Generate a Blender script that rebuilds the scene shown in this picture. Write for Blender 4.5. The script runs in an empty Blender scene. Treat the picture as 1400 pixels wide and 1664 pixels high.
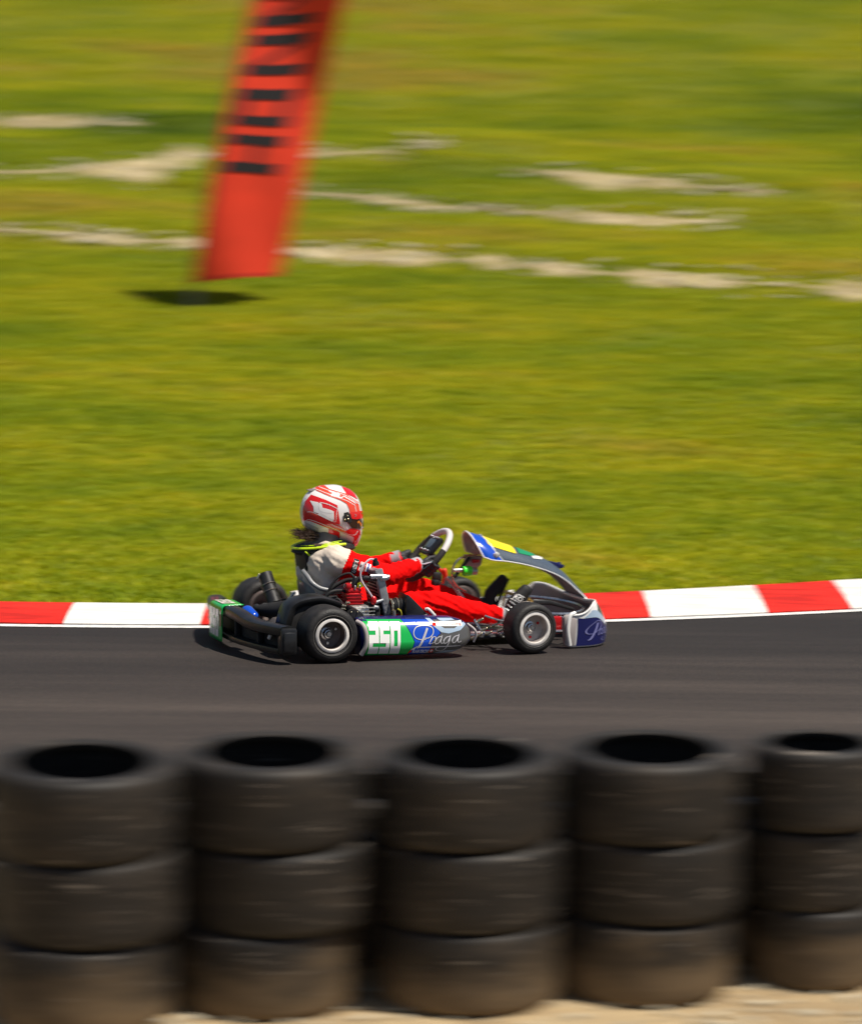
import bpy, bmesh, math, random
import numpy as np
from mathutils import Vector, Matrix, noise as mnoise
from mathutils.geometry import tessellate_polygon
random.seed(7); rng = np.random.default_rng(7)
R_ = math.radians
S = bpy.context.scene
COL = S.collection

# ------------------------------------------------------------------ camera
CAM = Vector((0, -19.95, 4.42))
DEP, ROLL = R_(10.5), R_(0.6)
cd = bpy.data.cameras.new('camera'); cam = bpy.data.objects.new('camera', cd); COL.objects.link(cam)
fw = Vector((0, math.cos(DEP), -math.sin(DEP))); rt = Vector((1, 0, 0)); up = Vector((0, math.sin(DEP), math.cos(DEP)))
rt2 = rt*math.cos(ROLL)+up*math.sin(ROLL); up2 = up*math.cos(ROLL)-rt*math.sin(ROLL)
m = Matrix((rt2, up2, -fw)).transposed().to_4x4(); m.translation = CAM
cam.matrix_world = m
cd.sensor_fit = 'HORIZONTAL'; cd.sensor_width = 24.0; cd.lens = 6500/1400*24.0
cd.clip_start = 0.5; cd.clip_end = 1500
cd.dof.use_dof = True; cd.dof.focus_distance = 20.1
cd.dof.aperture_fstop = 2.4; cd.dof.aperture_ratio = 0.10
S.camera = cam

# ------------------------------------------------------------------ world and sun
SUN = Vector((.375, -.135, .917)).normalized()
W = bpy.data.worlds.new('World'); S.world = W; W.use_nodes = True
nt = W.node_tree; nt.nodes.clear()
sky = nt.nodes.new('ShaderNodeTexSky'); sky.sky_type = 'NISHITA'; sky.sun_disc = False
sky.sun_elevation = math.asin(SUN.z); sky.sun_rotation = math.atan2(SUN.x, SUN.y)
bg = nt.nodes.new('ShaderNodeBackground'); bg.inputs[1].default_value = 0.055
wo = nt.nodes.new('ShaderNodeOutputWorld')
nt.links.new(sky.outputs[0], bg.inputs[0]); nt.links.new(bg.outputs[0], wo.inputs[0])
ld = bpy.data.lights.new('sun', 'SUN'); ld.energy = 4.8; ld.angle = R_(0.5); ld.color = (1, .94, .84)
lo = bpy.data.objects.new('sun', ld); COL.objects.link(lo); lo.location = (10, -5, 20)
lo.rotation_euler = SUN.to_track_quat('Z', 'Y').to_euler()
S.view_settings.view_transform = 'Standard'; S.view_settings.look = 'None'
S.view_settings.exposure = 0.28; S.view_settings.gamma = 1

# ------------------------------------------------------------------ materials
def mat(name, col, rough=.5, metal=0., var=0., vscale=8., bump=0., bscale=60., col2=None, coat=0., spec=None, detail=4, stretch=None, alpha=None, trans=0.):
    m = bpy.data.materials.new(name); m.use_nodes = True
    n, l = m.node_tree.nodes, m.node_tree.links
    b = n['Principled BSDF']
    c4 = (*col, 1)
    b.inputs['Base Color'].default_value = c4; b.inputs['Roughness'].default_value = rough; b.inputs['Metallic'].default_value = metal
    if coat: b.inputs['Coat Weight'].default_value = coat; b.inputs['Coat Roughness'].default_value = .08
    if spec is not None: b.inputs['Specular IOR Level'].default_value = spec
    if trans: b.inputs['Transmission Weight'].default_value = trans
    tc = None
    if var or bump:
        tc = n.new('ShaderNodeTexCoord'); mp = n.new('ShaderNodeMapping')
        if stretch: mp.inputs['Scale'].default_value = stretch
        l.new(tc.outputs['Object'], mp.inputs[0])
    if var:
        t = n.new('ShaderNodeTexNoise'); t.inputs['Scale'].default_value = vscale; t.inputs['Detail'].default_value = detail
        l.new(mp.outputs[0], t.inputs[0])
        r = n.new('ShaderNodeValToRGB'); r.color_ramp.elements[0].position = .35; r.color_ramp.elements[1].position = .68
        k = col2 or tuple(min(1, x*(1+var)) for x in col)
        r.color_ramp.elements[0].color = c4 if col2 else (*[x*(1-var) for x in col], 1); r.color_ramp.elements[1].color = (*k, 1)
        l.new(t.outputs[0], r.inputs[0]); l.new(r.outputs[0], b.inputs['Base Color'])
        rr = n.new('ShaderNodeMapRange'); rr.inputs[3].default_value = max(0, rough-.08); rr.inputs[4].default_value = min(1, rough+.12)
        l.new(t.outputs[0], rr.inputs[0]); l.new(rr.outputs[0], b.inputs['Roughness'])
    if bump:
        t2 = n.new('ShaderNodeTexNoise'); t2.inputs['Scale'].default_value = bscale; t2.inputs['Detail'].default_value = 5
        l.new(mp.outputs[0], t2.inputs[0])
        bp = n.new('ShaderNodeBump'); bp.inputs['Strength'].default_value = min(1, bump); bp.inputs['Distance'].default_value = .01
        l.new(t2.outputs[0], bp.inputs['Height']); l.new(bp.outputs[0], b.inputs['Normal'])
    return m

def ramp(n, l, src, stops):
    r = n.new('ShaderNodeValToRGB')
    while len(r.color_ramp.elements) < len(stops): r.color_ramp.elements.new(.5)
    for e, (p, c) in zip(r.color_ramp.elements, stops): e.position = p; e.color = (*c, 1)
    l.new(src, r.inputs[0]); return r
def noise_node(n, l, vec, scale, detail=4, sc=(1, 1, 1), rough=.5):
    mp = n.new('ShaderNodeMapping'); mp.inputs['Scale'].default_value = sc; l.new(vec, mp.inputs[0])
    t = n.new('ShaderNodeTexNoise'); t.inputs['Scale'].default_value = scale; t.inputs['Detail'].default_value = detail; t.inputs['Roughness'].default_value = rough
    l.new(mp.outputs[0], t.inputs[0]); return t
def mixc(n, l, fac, a, b, mode='MIX'):
    x = n.new('ShaderNodeMix'); x.data_type = 'RGBA'; x.blend_type = mode
    for s, v in ((0, fac), (6, a), (7, b)):
        if hasattr(v, 'default_value') or isinstance(v, bpy.types.NodeSocket): l.new(v, x.inputs[s])
        elif s == 0: x.inputs[0].default_value = v
        else: x.inputs[s].default_value = (*v, 1)
    return x.outputs[2]

def grass_mat(name, k=1., blade=False):
    m = bpy.data.materials.new(name); m.use_nodes = True
    n, l = m.node_tree.nodes, m.node_tree.links; b = n['Principled BSDF']
    g = n.new('ShaderNodeNewGeometry'); pos = g.outputs['Position']
    a = noise_node(n, l, pos, .42, 4, (.5, 1, 1), .52)
    c1 = ramp(n, l, a.outputs[0], [(.30, (.13*k, .21*k, .0015*k)), (.42, (.30*k, .36*k, .002*k)), (.57, (.43*k, .43*k, .004*k)), (.68, (.46*k, .37*k, .03*k))])
    a2 = noise_node(n, l, pos, 3.2, 4, (.5, 1, 1), .65)
    c2 = ramp(n, l, a2.outputs[0], [(.33, (.72, .80, .7)), (.5, (1, 1, 1)), (.68, (1.2, 1.1, 1.1))])
    o = mixc(n, l, .85, c1.outputs[0], c2.outputs[0], 'MULTIPLY')
    a3 = noise_node(n, l, pos, 22, 3, (.6, 1, 1), .6)
    c3 = ramp(n, l, a3.outputs[0], [(.3, (.75, .8, .75)), (.55, (1, 1, 1)), (.72, (1.25, 1.15, 1.2))])
    o = mixc(n, l, .7, o, c3.outputs[0], 'MULTIPLY')
    if blade:
        oi = n.new('ShaderNodeObjectInfo')
        c4 = ramp(n, l, oi.outputs['Random'], [(0, (.72, .8, .7)), (.6, (1.05, 1.05, 1)), (.9, (1.25, 1.1, 1.3)), (1, (1.5, 1.15, 2.2))])
        o = mixc(n, l, .8, o, c4.outputs[0], 'MULTIPLY')
    l.new(o, b.inputs['Base Color'])
    b.inputs['Roughness'].default_value = .55; b.inputs['Specular IOR Level'].default_value = .25
    if blade:
        tr = n.new('ShaderNodeBsdfTranslucent'); l.new(o, tr.inputs[0])
        ms = n.new('ShaderNodeMixShader'); ms.inputs[0].default_value = .35
        l.new(b.outputs[0], ms.inputs[1]); l.new(tr.outputs[0], ms.inputs[2])
        l.new(ms.outputs[0], n['Material Output'].inputs[0])
    return m

def asphalt_mat():
    m = bpy.data.materials.new('asphalt'); m.use_nodes = True
    n, l = m.node_tree.nodes, m.node_tree.links; b = n['Principled BSDF']
    g = n.new('ShaderNodeNewGeometry'); pos = g.outputs['Position']
    a = noise_node(n, l, pos, 1.1, 5, (.16, 1.6, 1), .6)
    c1 = ramp(n, l, a.outputs[0], [(.32, (.021, .0165, .0145)), (.5, (.031, .0245, .021)), (.7, (.048, .038, .032))])
    a2 = noise_node(n, l, pos, 95, 3, (1, 1, 1), .7)
    c2 = ramp(n, l, a2.outputs[0], [(.3, (.5, .5, .5)), (.5, (1, 1, 1)), (.72, (2.1, 2.0, 1.9))])
    o = mixc(n, l, .75, c1.outputs[0], c2.outputs[0], 'MULTIPLY')
    # rubbered racing line: darker band that is really on the tarmac, along the inside kerb
    sx = n.new('ShaderNodeSeparateXYZ'); l.new(pos, sx.inputs[0])
    a3 = noise_node(n, l, pos, 3.5, 3, (.05, 2.2, 1), .6)
    ad = n.new('ShaderNodeMath'); ad.operation = 'MULTIPLY_ADD'; l.new(a3.outputs[0], ad.inputs[0]); ad.inputs[1].default_value = 1.4; l.new(sx.outputs[1], ad.inputs[2])
    mr = n.new('ShaderNodeMapRange'); l.new(ad.outputs[0], mr.inputs[0]); mr.inputs[1].default_value = -.9; mr.inputs[2].default_value = 1.3
    mr.inputs[3].default_value = 0; mr.inputs[4].default_value = 1
    c3 = ramp(n, l, mr.outputs[0], [(0, (1.25, 1.22, 1.2)), (1, (.62, .62, .66))])
    o = mixc(n, l, 1, o, c3.outputs[0], 'MULTIPLY')
    l.new(o, b.inputs['Base Color']); b.inputs['Roughness'].default_value = .75; b.inputs['Specular IOR Level'].default_value = .3
    bp = n.new('ShaderNodeBump'); bp.inputs['Strength'].default_value = .5; bp.inputs['Distance'].default_value = .004
    l.new(a2.outputs[0], bp.inputs['Height']); l.new(bp.outputs[0], b.inputs['Normal'])
    return m

def dusty_tyre_mat():
    m = bpy.data.materials.new('weathered_rubber'); m.use_nodes = True
    n, l = m.node_tree.nodes, m.node_tree.links; b = n['Principled BSDF']
    tc = n.new('ShaderNodeTexCoord'); ob = tc.outputs['Object']
    oi = n.new('ShaderNodeObjectInfo')
    va = n.new('ShaderNodeVectorMath'); va.operation = 'MULTIPLY_ADD'
    cx = n.new('ShaderNodeCombineXYZ'); l.new(oi.outputs['Random'], cx.inputs[0]); l.new(oi.outputs['Random'], cx.inputs[2])
    l.new(cx.outputs[0], va.inputs[0]); va.inputs[1].default_value = (40, 17, 23); l.new(ob, va.inputs[2]); v = va.outputs[0]
    a = noise_node(n, l, v, 4, 6, (1, 1, 2.2), .65)
    c1 = ramp(n, l, a.outputs[0], [(.3, (.010, .0085, .0072)), (.52, (.019, .0155, .0125)), (.72, (.042, .032, .023))])
    # circumferential wear lines
    w = noise_node(n, l, v, 6, 5, (.6, .6, 14), .7)
    c2 = ramp(n, l, w.outputs[0], [(.35, (.7, .7, .7)), (.55, (1, 1, 1)), (.66, (1.7, 1.6, 1.5))])
    o = mixc(n, l, .7, c1.outputs[0], c2.outputs[0], 'MULTIPLY')
    # scratches
    s = noise_node(n, l, v, 5, 2, (1.4, 1.4, 26), .4)
    s2 = ramp(n, l, s.outputs[0], [(.67, (0, 0, 0)), (.71, (1, 1, 1))])
    o = mixc(n, l, s2.outputs[0], o, (.16, .135, .11))
    gw = n.new('ShaderNodeNewGeometry'); sp = n.new('ShaderNodeSeparateXYZ'); l.new(gw.outputs['Position'], sp.inputs[0])
    dn = noise_node(n, l, gw.outputs['Position'], 3.2, 5, (1, 1, 2), .6)
    ma = n.new('ShaderNodeMath'); ma.operation = 'MULTIPLY_ADD'; l.new(dn.outputs[0], ma.inputs[0]); ma.inputs[1].default_value = -.55; l.new(sp.outputs[2], ma.inputs[2])
    dr = n.new('ShaderNodeMapRange'); l.new(ma.outputs[0], dr.inputs[0]); dr.inputs[1].default_value = -.16; dr.inputs[2].default_value = .07; dr.inputs[3].default_value = .85; dr.inputs[4].default_value = 0
    o = mixc(n, l, dr.outputs[0], o, (.17, .115, .062))
    l.new(o, b.inputs['Base Color']); b.inputs['Roughness'].default_value = .62; b.inputs['Specular IOR Level'].default_value = .35
    bp = n.new('ShaderNodeBump'); bp.inputs['Strength'].default_value = .2; bp.inputs['Distance'].default_value = .004
    l.new(w.outputs[0], bp.inputs['Height']); l.new(bp.outputs[0], b.inputs['Normal'])
    return m

def ground_mat(name, stops, sc=30, bump=.6, var=1.2):
    m = bpy.data.materials.new(name); m.use_nodes = True
    n, l = m.node_tree.nodes, m.node_tree.links; b = n['Principled BSDF']
    g = n.new('ShaderNodeNewGeometry'); pos = g.outputs['Position']
    a = noise_node(n, l, pos, var, 6, (1, 1, 1), .6); c1 = ramp(n, l, a.outputs[0], stops)
    a2 = noise_node(n, l, pos, sc, 5, (1, 1, 1), .7)
    c2 = ramp(n, l, a2.outputs[0], [(.3, (.6, .58, .55)), (.5, (1, 1, 1)), (.7, (1.25, 1.25, 1.25))])
    o = mixc(n, l, .8, c1.outputs[0], c2.outputs[0], 'MULTIPLY')
    l.new(o, b.inputs['Base Color']); b.inputs['Roughness'].default_value = .9
    bp = n.new('ShaderNodeBump'); bp.inputs['Strength'].default_value = bump; bp.inputs['Distance'].default_value = .02
    l.new(a2.outputs[0], bp.inputs['Height']); l.new(bp.outputs[0], b.inputs['Normal'])
    return m

def carbon_mat(name, c1=(.028, .04, .058), c2=(.10, .13, .17)):
    m = bpy.data.materials.new(name); m.use_nodes = True
    n, l = m.node_tree.nodes, m.node_tree.links; b = n['Principled BSDF']
    tc = n.new('ShaderNodeTexCoord'); mp = n.new('ShaderNodeMapping'); mp.inputs['Rotation'].default_value = (0, R_(40), 0); l.new(tc.outputs['Object'], mp.inputs[0])
    w = n.new('ShaderNodeTexWave'); w.wave_type = 'BANDS'; w.bands_direction = 'X'; w.inputs['Scale'].default_value = 42; w.inputs['Distortion'].default_value = .1
    l.new(mp.outputs[0], w.inputs[0])
    r = ramp(n, l, w.outputs[0], [(.3, c1), (.7, c2)]); l.new(r.outputs[0], b.inputs['Base Color'])
    b.inputs['Roughness'].default_value = .35; b.inputs['Coat Weight'].default_value = .5
    return m

M = dict(
    grass=grass_mat('lawn_soil', .36), blade=grass_mat('grass_blades', 1.0, True),
    asphalt=asphalt_mat(), tyre_old=dusty_tyre_mat(),
    gravel=ground_mat('tan_gravel', [(.3, (.24, .165, .085)), (.5, (.37, .265, .14)), (.7, (.49, .37, .21))], 26, .8, 2.5),
    dirt=ground_mat('bare_dirt', [(.3, (.22, .17, .07)), (.5, (.40, .31, .16)), (.7, (.52, .43, .26))], 30, .8, 3.5),
    stone=mat('pale_stone', (.46, .40, .29), .9, var=.3, vscale=9),
    kerb_red=mat('kerb_red_paint', (.66, .020, .012), .75, spec=.2, var=.30, vscale=5, stretch=(.5, 1.6, 1), bump=.3, bscale=90),
    kerb_white=mat('kerb_white_paint', (.76, .72, .66), .65, var=.16, vscale=5, stretch=(.5, 1.6, 1), bump=.3, bscale=90),
    line=mat('white_line_paint', (.72, .69, .66), .6, var=.2, vscale=20),
    black=mat('black_plastic', (.012, .012, .013), .34, var=.4, vscale=14, bump=.08, bscale=40),
    satin=mat('satin_black', (.018, .017, .017), .42, var=.3, vscale=30),
    matte=mat('matte_black', (.012, .011, .011), .7, var=.3, vscale=30),
    rubber=mat('kart_slick_rubber', (.013, .011, .010), .6, var=.5, vscale=22, bump=.25, bscale=120),
    rim=mat('pale_rim', (.76, .71, .66), .38, .1, var=.15, vscale=25),
    rim_mid=mat('rim_mid', (.45, .40, .37), .4, .35, var=.2, vscale=20),
    rim_dark=mat('rim_inside', (.13, .10, .09), .5, .3, var=.2, vscale=20),
    steel=mat('steel', (.55, .55, .56), .25, .9, var=.15, vscale=40),
    alu=mat('cast_aluminium', (.50, .49, .46), .38, .75, var=.3, vscale=35, bump=.3, bscale=90),
    alu_grey=mat('radiator_grey', (.36, .37, .38), .4, .6, var=.2, vscale=30),
    fins=mat('radiator_core', (.03, .03, .032), .6, .3),
    gold=mat('gold_anodised', (.62, .40, .11), .28, .8),
    brass=mat('brass_ring', (.60, .52, .36), .25, .9),
    red_metal=mat('red_cylinder', (.55, .010, .014), .35, .3, coat=.2, var=.15, vscale=30),
    red_suit=mat('red_suit_cloth', (.84, .003, .003), .85, spec=.08, var=.10, vscale=7, bump=.35, bscale=26),
    cream_suit=mat('cream_suit_cloth', (.66, .56, .46), .7, var=.08, vscale=7, bump=.35, bscale=26),
    grey_cloth=mat('grey_cuff_cloth', (.36, .34, .36), .7),
    h_red=mat('helmet_red', (.70, .012, .012), .16, coat=.9), h_white=mat('helmet_white', (.80, .76, .74), .18, coat=.9),
    h_orange=mat('helmet_orange', (.78, .06, .02), .18, coat=.9), h_dark=mat('helmet_lining', (.015, .013, .013), .6),
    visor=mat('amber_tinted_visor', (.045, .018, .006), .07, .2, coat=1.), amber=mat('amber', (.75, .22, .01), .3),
    neon=mat('neon_yellow', (.60, .80, .015), .5), hair=mat('brown_hair', (.055, .024, .012), .55, var=.5, vscale=60),
    glove=mat('black_glove', (.016, .014, .017), .6, var=.4, vscale=40, bump=.3, bscale=120), teal=mat('teal_print', (.20, .50, .52), .5), lilac=mat('pale_print', (.62, .55, .62), .5),
    wheel_grey=mat('pale_grey_grip', (.62, .57, .55), .6, bump=.2, bscale=200), grip=mat('black_suede_grip', (.022, .018, .017), .8, bump=.3, bscale=200),
    screen=mat('dull_lcd', (.075, .10, .125), .25), blue=mat('blue_bodywork', (.006, .07, .50), .22, coat=.7),
    navy=mat('navy_bodywork', (.006, .008, .085), .35, coat=.25), green=mat('green_panel', (.006, .42, .07), .3, coat=.3),
    white=mat('white_plastic', (.80, .78, .75), .3, coat=.3), inner=mat('unpainted_grey_plastic', (.40, .35, .335), .6, var=.12, vscale=9),
    yellow=mat('yellow_panel', (.86, .66, .015), .35), silver=mat('silver_lettering', (.52, .50, .52), .35, .2), ice=mat('ice_blue_stripe', (.36, .46, .58), .3, coat=.3),
    carbon=carbon_mat('carbon_weave'), carbon2=carbon_mat('grey_carbon_weave', (.05, .048, .046), (.12, .115, .11)),
    lime=mat('lime_green', (.06, .85, .03), .35), hose=mat('milky_hose', (.55, .45, .48), .3), seat=mat('grey_seat_shell', (.17, .17, .175), .35, var=.2, vscale=9, coat=.3),
    flag_red=mat('banner_orange_red', (.92, .05, .016), .7, var=.08, vscale=3), flag_black=mat('banner_black', (.02, .016, .02), .7),
    flagblue=mat('dark_blue', (.02, .05, .35), .5), sole=mat('rubber_sole', (.02, .02, .02), .6), pole=mat('dark_pole', (.05, .05, .05), .4),
    brown=mat('brown_plate', (.20, .09, .02), .5),
)

# ------------------------------------------------------------------ mesh helpers
def link(name, me, mats, parent=None, smooth=True, label=None):
    if not isinstance(mats, (list, tuple)): mats = [mats]
    for x in mats: me.materials.append(M[x] if isinstance(x, str) else x)
    if smooth: me.polygons.foreach_set('use_smooth', [True]*len(me.polygons))
    o = bpy.data.objects.new(name, me); COL.objects.link(o)
    if parent: o.parent = parent
    if label: o['label'] = label
    return o
def geo(V, F):
    me = bpy.data.meshes.new('m'); me.from_pydata([tuple(v) for v in V], [], F); me.update(); return me
class G:                                           # a growing pile of one part's geometry
    def __init__(s): s.V = []; s.F = []
    def add(s, V, F):
        k = len(s.V); s.V += [Vector(v) for v in V]; s.F += [[i+k for i in f] for f in F]; return s
    def mesh(s): return geo(s.V, s.F)
    def put(s, name, mats, parent=None, smooth=True, label=None, sharp=40):
        o = link(name, s.mesh(), mats, parent, smooth, label)
        if smooth and sharp: o.data.set_sharp_from_angle(angle=R_(sharp))
        return o
def frame_of(d, ref=None):
    d = d.normalized(); ref = ref or (Vector((0, 0, 1)) if abs(d.z) < .9 else Vector((1, 0, 0)))
    a = ref.cross(d).normalized(); return a, d.cross(a)
def catmull(P, n):
    P = [Vector(p) for p in P]
    if len(P) < 3: return [P[0].lerp(P[-1], i/n) for i in range(n+1)]
    Q = [2*P[0]-P[1]]+P+[2*P[-1]-P[-2]]; out = []
    for i in range(1, len(Q)-2):
        for k in range(n):
            t = k/n; a, b, c, d = Q[i-1:i+3]
            out.append(.5*((2*b)+(c-a)*t+(2*a-5*b+4*c-d)*t*t+(3*b-a-3*c+d)*t**3))
    out.append(P[-1]); return out
def tube(g, P, r, seg=10, n=6, caps=True, smooth=True, flat=1.):
    Q = catmull(P, n) if smooth and len(P) > 2 else [Vector(p) for p in P]
    V, F = [], []; a = None
    for i, q in enumerate(Q):
        d = (Q[min(i+1, len(Q)-1)]-Q[max(i-1, 0)]).normalized()
        if a is None: a, b = frame_of(d)
        else:
            a = (a-d*a.dot(d)).normalized(); b = d.cross(a)
        rr = r if not callable(r) else r(i/(len(Q)-1))
        for k in range(seg):
            t = 2*math.pi*k/seg; V.append(q+(a*math.cos(t)+b*math.sin(t)*flat)*rr)
    for i in range(len(Q)-1):
        for k in range(seg): F.append([i*seg+k, i*seg+(k+1) % seg, (i+1)*seg+(k+1) % seg, (i+1)*seg+k])
    if caps: F.append(list(range(seg))[::-1]); F.append([(len(Q)-1)*seg+k for k in range(seg)])
    g.add(V, F); return g
def ring_tube(g, c, n, R, r, seg=28, rs=8, a0=0, a1=2*math.pi, ref=None):
    u, v = frame_of(Vector(n), ref); full = abs(a1-a0-2*math.pi) < 1e-4; V, F = [], []; N = seg if full else seg+1
    for i in range(N):
        t = a0+(a1-a0)*i/seg; e = u*math.cos(t)+v*math.sin(t); q = Vector(c)+e*R
        for k in range(rs):
            s = 2*math.pi*k/rs; V.append(q+e*(r*math.cos(s))+Vector(n).normalized()*(r*math.sin(s)))
    for i in range(seg):
        j = (i+1) % N
        for k in range(rs): F.append([i*rs+k, j*rs+k, j*rs+(k+1) % rs, i*rs+(k+1) % rs])
    g.add(V, F); return g
def lathe(g, prof, seg=40, axis='z', org=(0, 0, 0)):     # prof: (radius, height)
    V, F = [], []; n = len(prof)
    for i in range(seg):
        t = 2*math.pi*i/seg; c, s = math.cos(t), math.sin(t)
        for r, h in prof: V.append(Vector((r*c, r*s, h)) if axis == 'z' else (Vector((r*c, h, r*s)) if axis == 'y' else Vector((h, r*c, r*s))))
    V = [v+Vector(org) for v in V]
    for i in range(seg):
        j = (i+1) % seg
        for k in range(n-1):
            f = [i*n+k, j*n+k, j*n+k+1, i*n+k+1]; F.append(f[::-1] if axis == 'y' else f)
    g.add(V, F); return g
def box(g, c, s, bev=.004, rot=None):
    bm = bmesh.new(); bmesh.ops.create_cube(bm, size=1)
    bmesh.ops.scale(bm, vec=Vector(s), verts=bm.verts)
    if bev: bmesh.ops.bevel(bm, geom=bm.edges[:], offset=min(bev, min(s)*.45), segments=2, affect='EDGES', profile=.5)
    if rot is not None: bmesh.ops.rotate(bm, cent=(0, 0, 0), matrix=rot, verts=bm.verts)
    bmesh.ops.translate(bm, vec=Vector(c), verts=bm.verts)
    bm.verts.index_update(); g.add([v.co.copy() for v in bm.verts], [[v.index for v in f.verts] for f in bm.faces]); bm.free(); return g
def prism(g, poly, y0, y1, bev=0):                   # polygon in x-z, thickness along y
    bm = bmesh.new(); vs = [bm.verts.new((x, y0, z)) for x, z in poly]; f = bm.faces.new(vs)
    r = bmesh.ops.extrude_face_region(bm, geom=[f]); bmesh.ops.translate(bm, vec=(0, y1-y0, 0), verts=[e for e in r['geom'] if isinstance(e, bmesh.types.BMVert)])
    bmesh.ops.recalc_face_normals(bm, faces=bm.faces)
    if bev: bmesh.ops.bevel(bm, geom=bm.edges[:], offset=bev, segments=2, affect='EDGES', profile=.5)
    bm.verts.index_update(); g.add([v.co.copy() for v in bm.verts], [[v.index for v in f.verts] for f in bm.faces]); bm.free(); return g
def capsule(g, p0, p1, r0, r1, seg=16, sq=1., ref=None):
    p0, p1 = Vector(p0), Vector(p1); d = (p1-p0); L = d.length; d = d.normalized() if L > 1e-6 else Vector((0, 0, 1)); a, b = frame_of(d, ref)
    V, F = [], []; rings = []
    for i in range(1, 5): t = math.pi/2*(1-i/5); rings.append((p0-d*r0*math.sin(t), r0*math.cos(t)))
    for i in range(5): rings.append((p0.lerp(p1, i/4), r0+(r1-r0)*i/4))
    for i in range(1, 5): t = math.pi/2*i/5; rings.append((p1+d*r1*math.sin(t), r1*math.cos(t)))
    for q, r in rings:
        for k in range(seg): t = 2*math.pi*k/seg; V.append(q+a*math.cos(t)*r+b*math.sin(t)*r*sq)
    for i in range(len(rings)-1):
        for k in range(seg): F.append([i*seg+k, i*seg+(k+1) % seg, (i+1)*seg+(k+1) % seg, (i+1)*seg+k])
    F.append(list(range(seg))[::-1]); F.append([(len(rings)-1)*seg+k for k in range(seg)])
    g.add(V, F); return g
def remesh(g, vox, smooth=6):
    o = bpy.data.objects.new('tmp', g.mesh()); COL.objects.link(o)
    r = o.modifiers.new('r', 'REMESH'); r.mode = 'VOXEL'; r.voxel_size = vox
    s = o.modifiers.new('s', 'SMOOTH'); s.iterations = smooth; s.factor = .5
    dg = bpy.context.evaluated_depsgraph_get(); dg.update()
    me = bpy.data.meshes.new_from_object(o.evaluated_get(dg)); bpy.data.objects.remove(o); me.materials.clear(); return me
def split(g, name, mats, parent=None, smooth=True):     # every loose piece becomes an object of its own
    n = len(g.V); p = list(range(n))
    def find(i):
        while p[i] != i: p[i] = p[p[i]]; i = p[i]
        return i
    for f in g.F:
        for i in f[1:]: p[find(i)] = find(f[0])
    grp = {}
    for f in g.F: grp.setdefault(find(f[0]), []).append(f)
    out = []
    for fs in grp.values():
        ids = sorted({i for f in fs for i in f}); mp = {i: k for k, i in enumerate(ids)}
        h = G(); h.V = [g.V[i] for i in ids]; h.F = [[mp[i] for i in f] for f in fs]; out.append(h.put(name, mats, parent, smooth))
    return out
class Pod:                                           # long rounded pod: top and bottom line over x, boxy cross section
    def __init__(s, top, bot, yc, w, n=3.2): s.T, s.B, s.yc, s.w, s.n = top, bot, yc, w, n; s.x0, s.x1 = top[0][0], top[-1][0]
    def tb(s, x): return (np.interp(x, [p[0] for p in s.T], [p[1] for p in s.T]), np.interp(x, [p[0] for p in s.B], [p[1] for p in s.B]))
    def wx(s, x): e = min(1, max(0, (s.x1-x)/.14)); f = min(1, max(0, (x-s.x0)/.03)); return s.w*(1-(1-e)**2.4)**.5*(1-.35*(1-f)**2)
    def y(s, x, z, side=-1, off=0.):
        t, b = s.tb(x); u = min(1, abs(z-(t+b)/2)/max(1e-4, (t-b)/2)); lean = .030*max(0, (z-.09)/.11)
        return s.yc+side*(s.wx(x)*(1-u**s.n)**(1/s.n)+off-lean)
    def build(s, g, side, nx=60, ns=28):
        V, F = [], []
        for i in range(nx+1):
            x = s.x1-(s.x1-s.x0)*(math.sin(math.pi/2*(1-i/nx)))
            t, b = s.tb(x); w = s.wx(x)
            for k in range(ns):
                a = 2*math.pi*k/ns; c_, q = math.cos(a), math.sin(a); z = (t+b)/2+(t-b)/2*math.copysign(abs(q)**(2/s.n), q)
                V.append((x, s.yc+side*(w*math.copysign(abs(c_)**(2/s.n), c_)-.030*max(0, (z-.09)/.11)), z))
        for i in range(nx):
            for k in range(ns): F.append([i*ns+k, i*ns+(k+1) % ns, (i+1)*ns+(k+1) % ns, (i+1)*ns+k])
        F += [list(range(ns)), [nx*ns+k for k in range(ns)][::-1]]; g.add(V, F)
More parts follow.
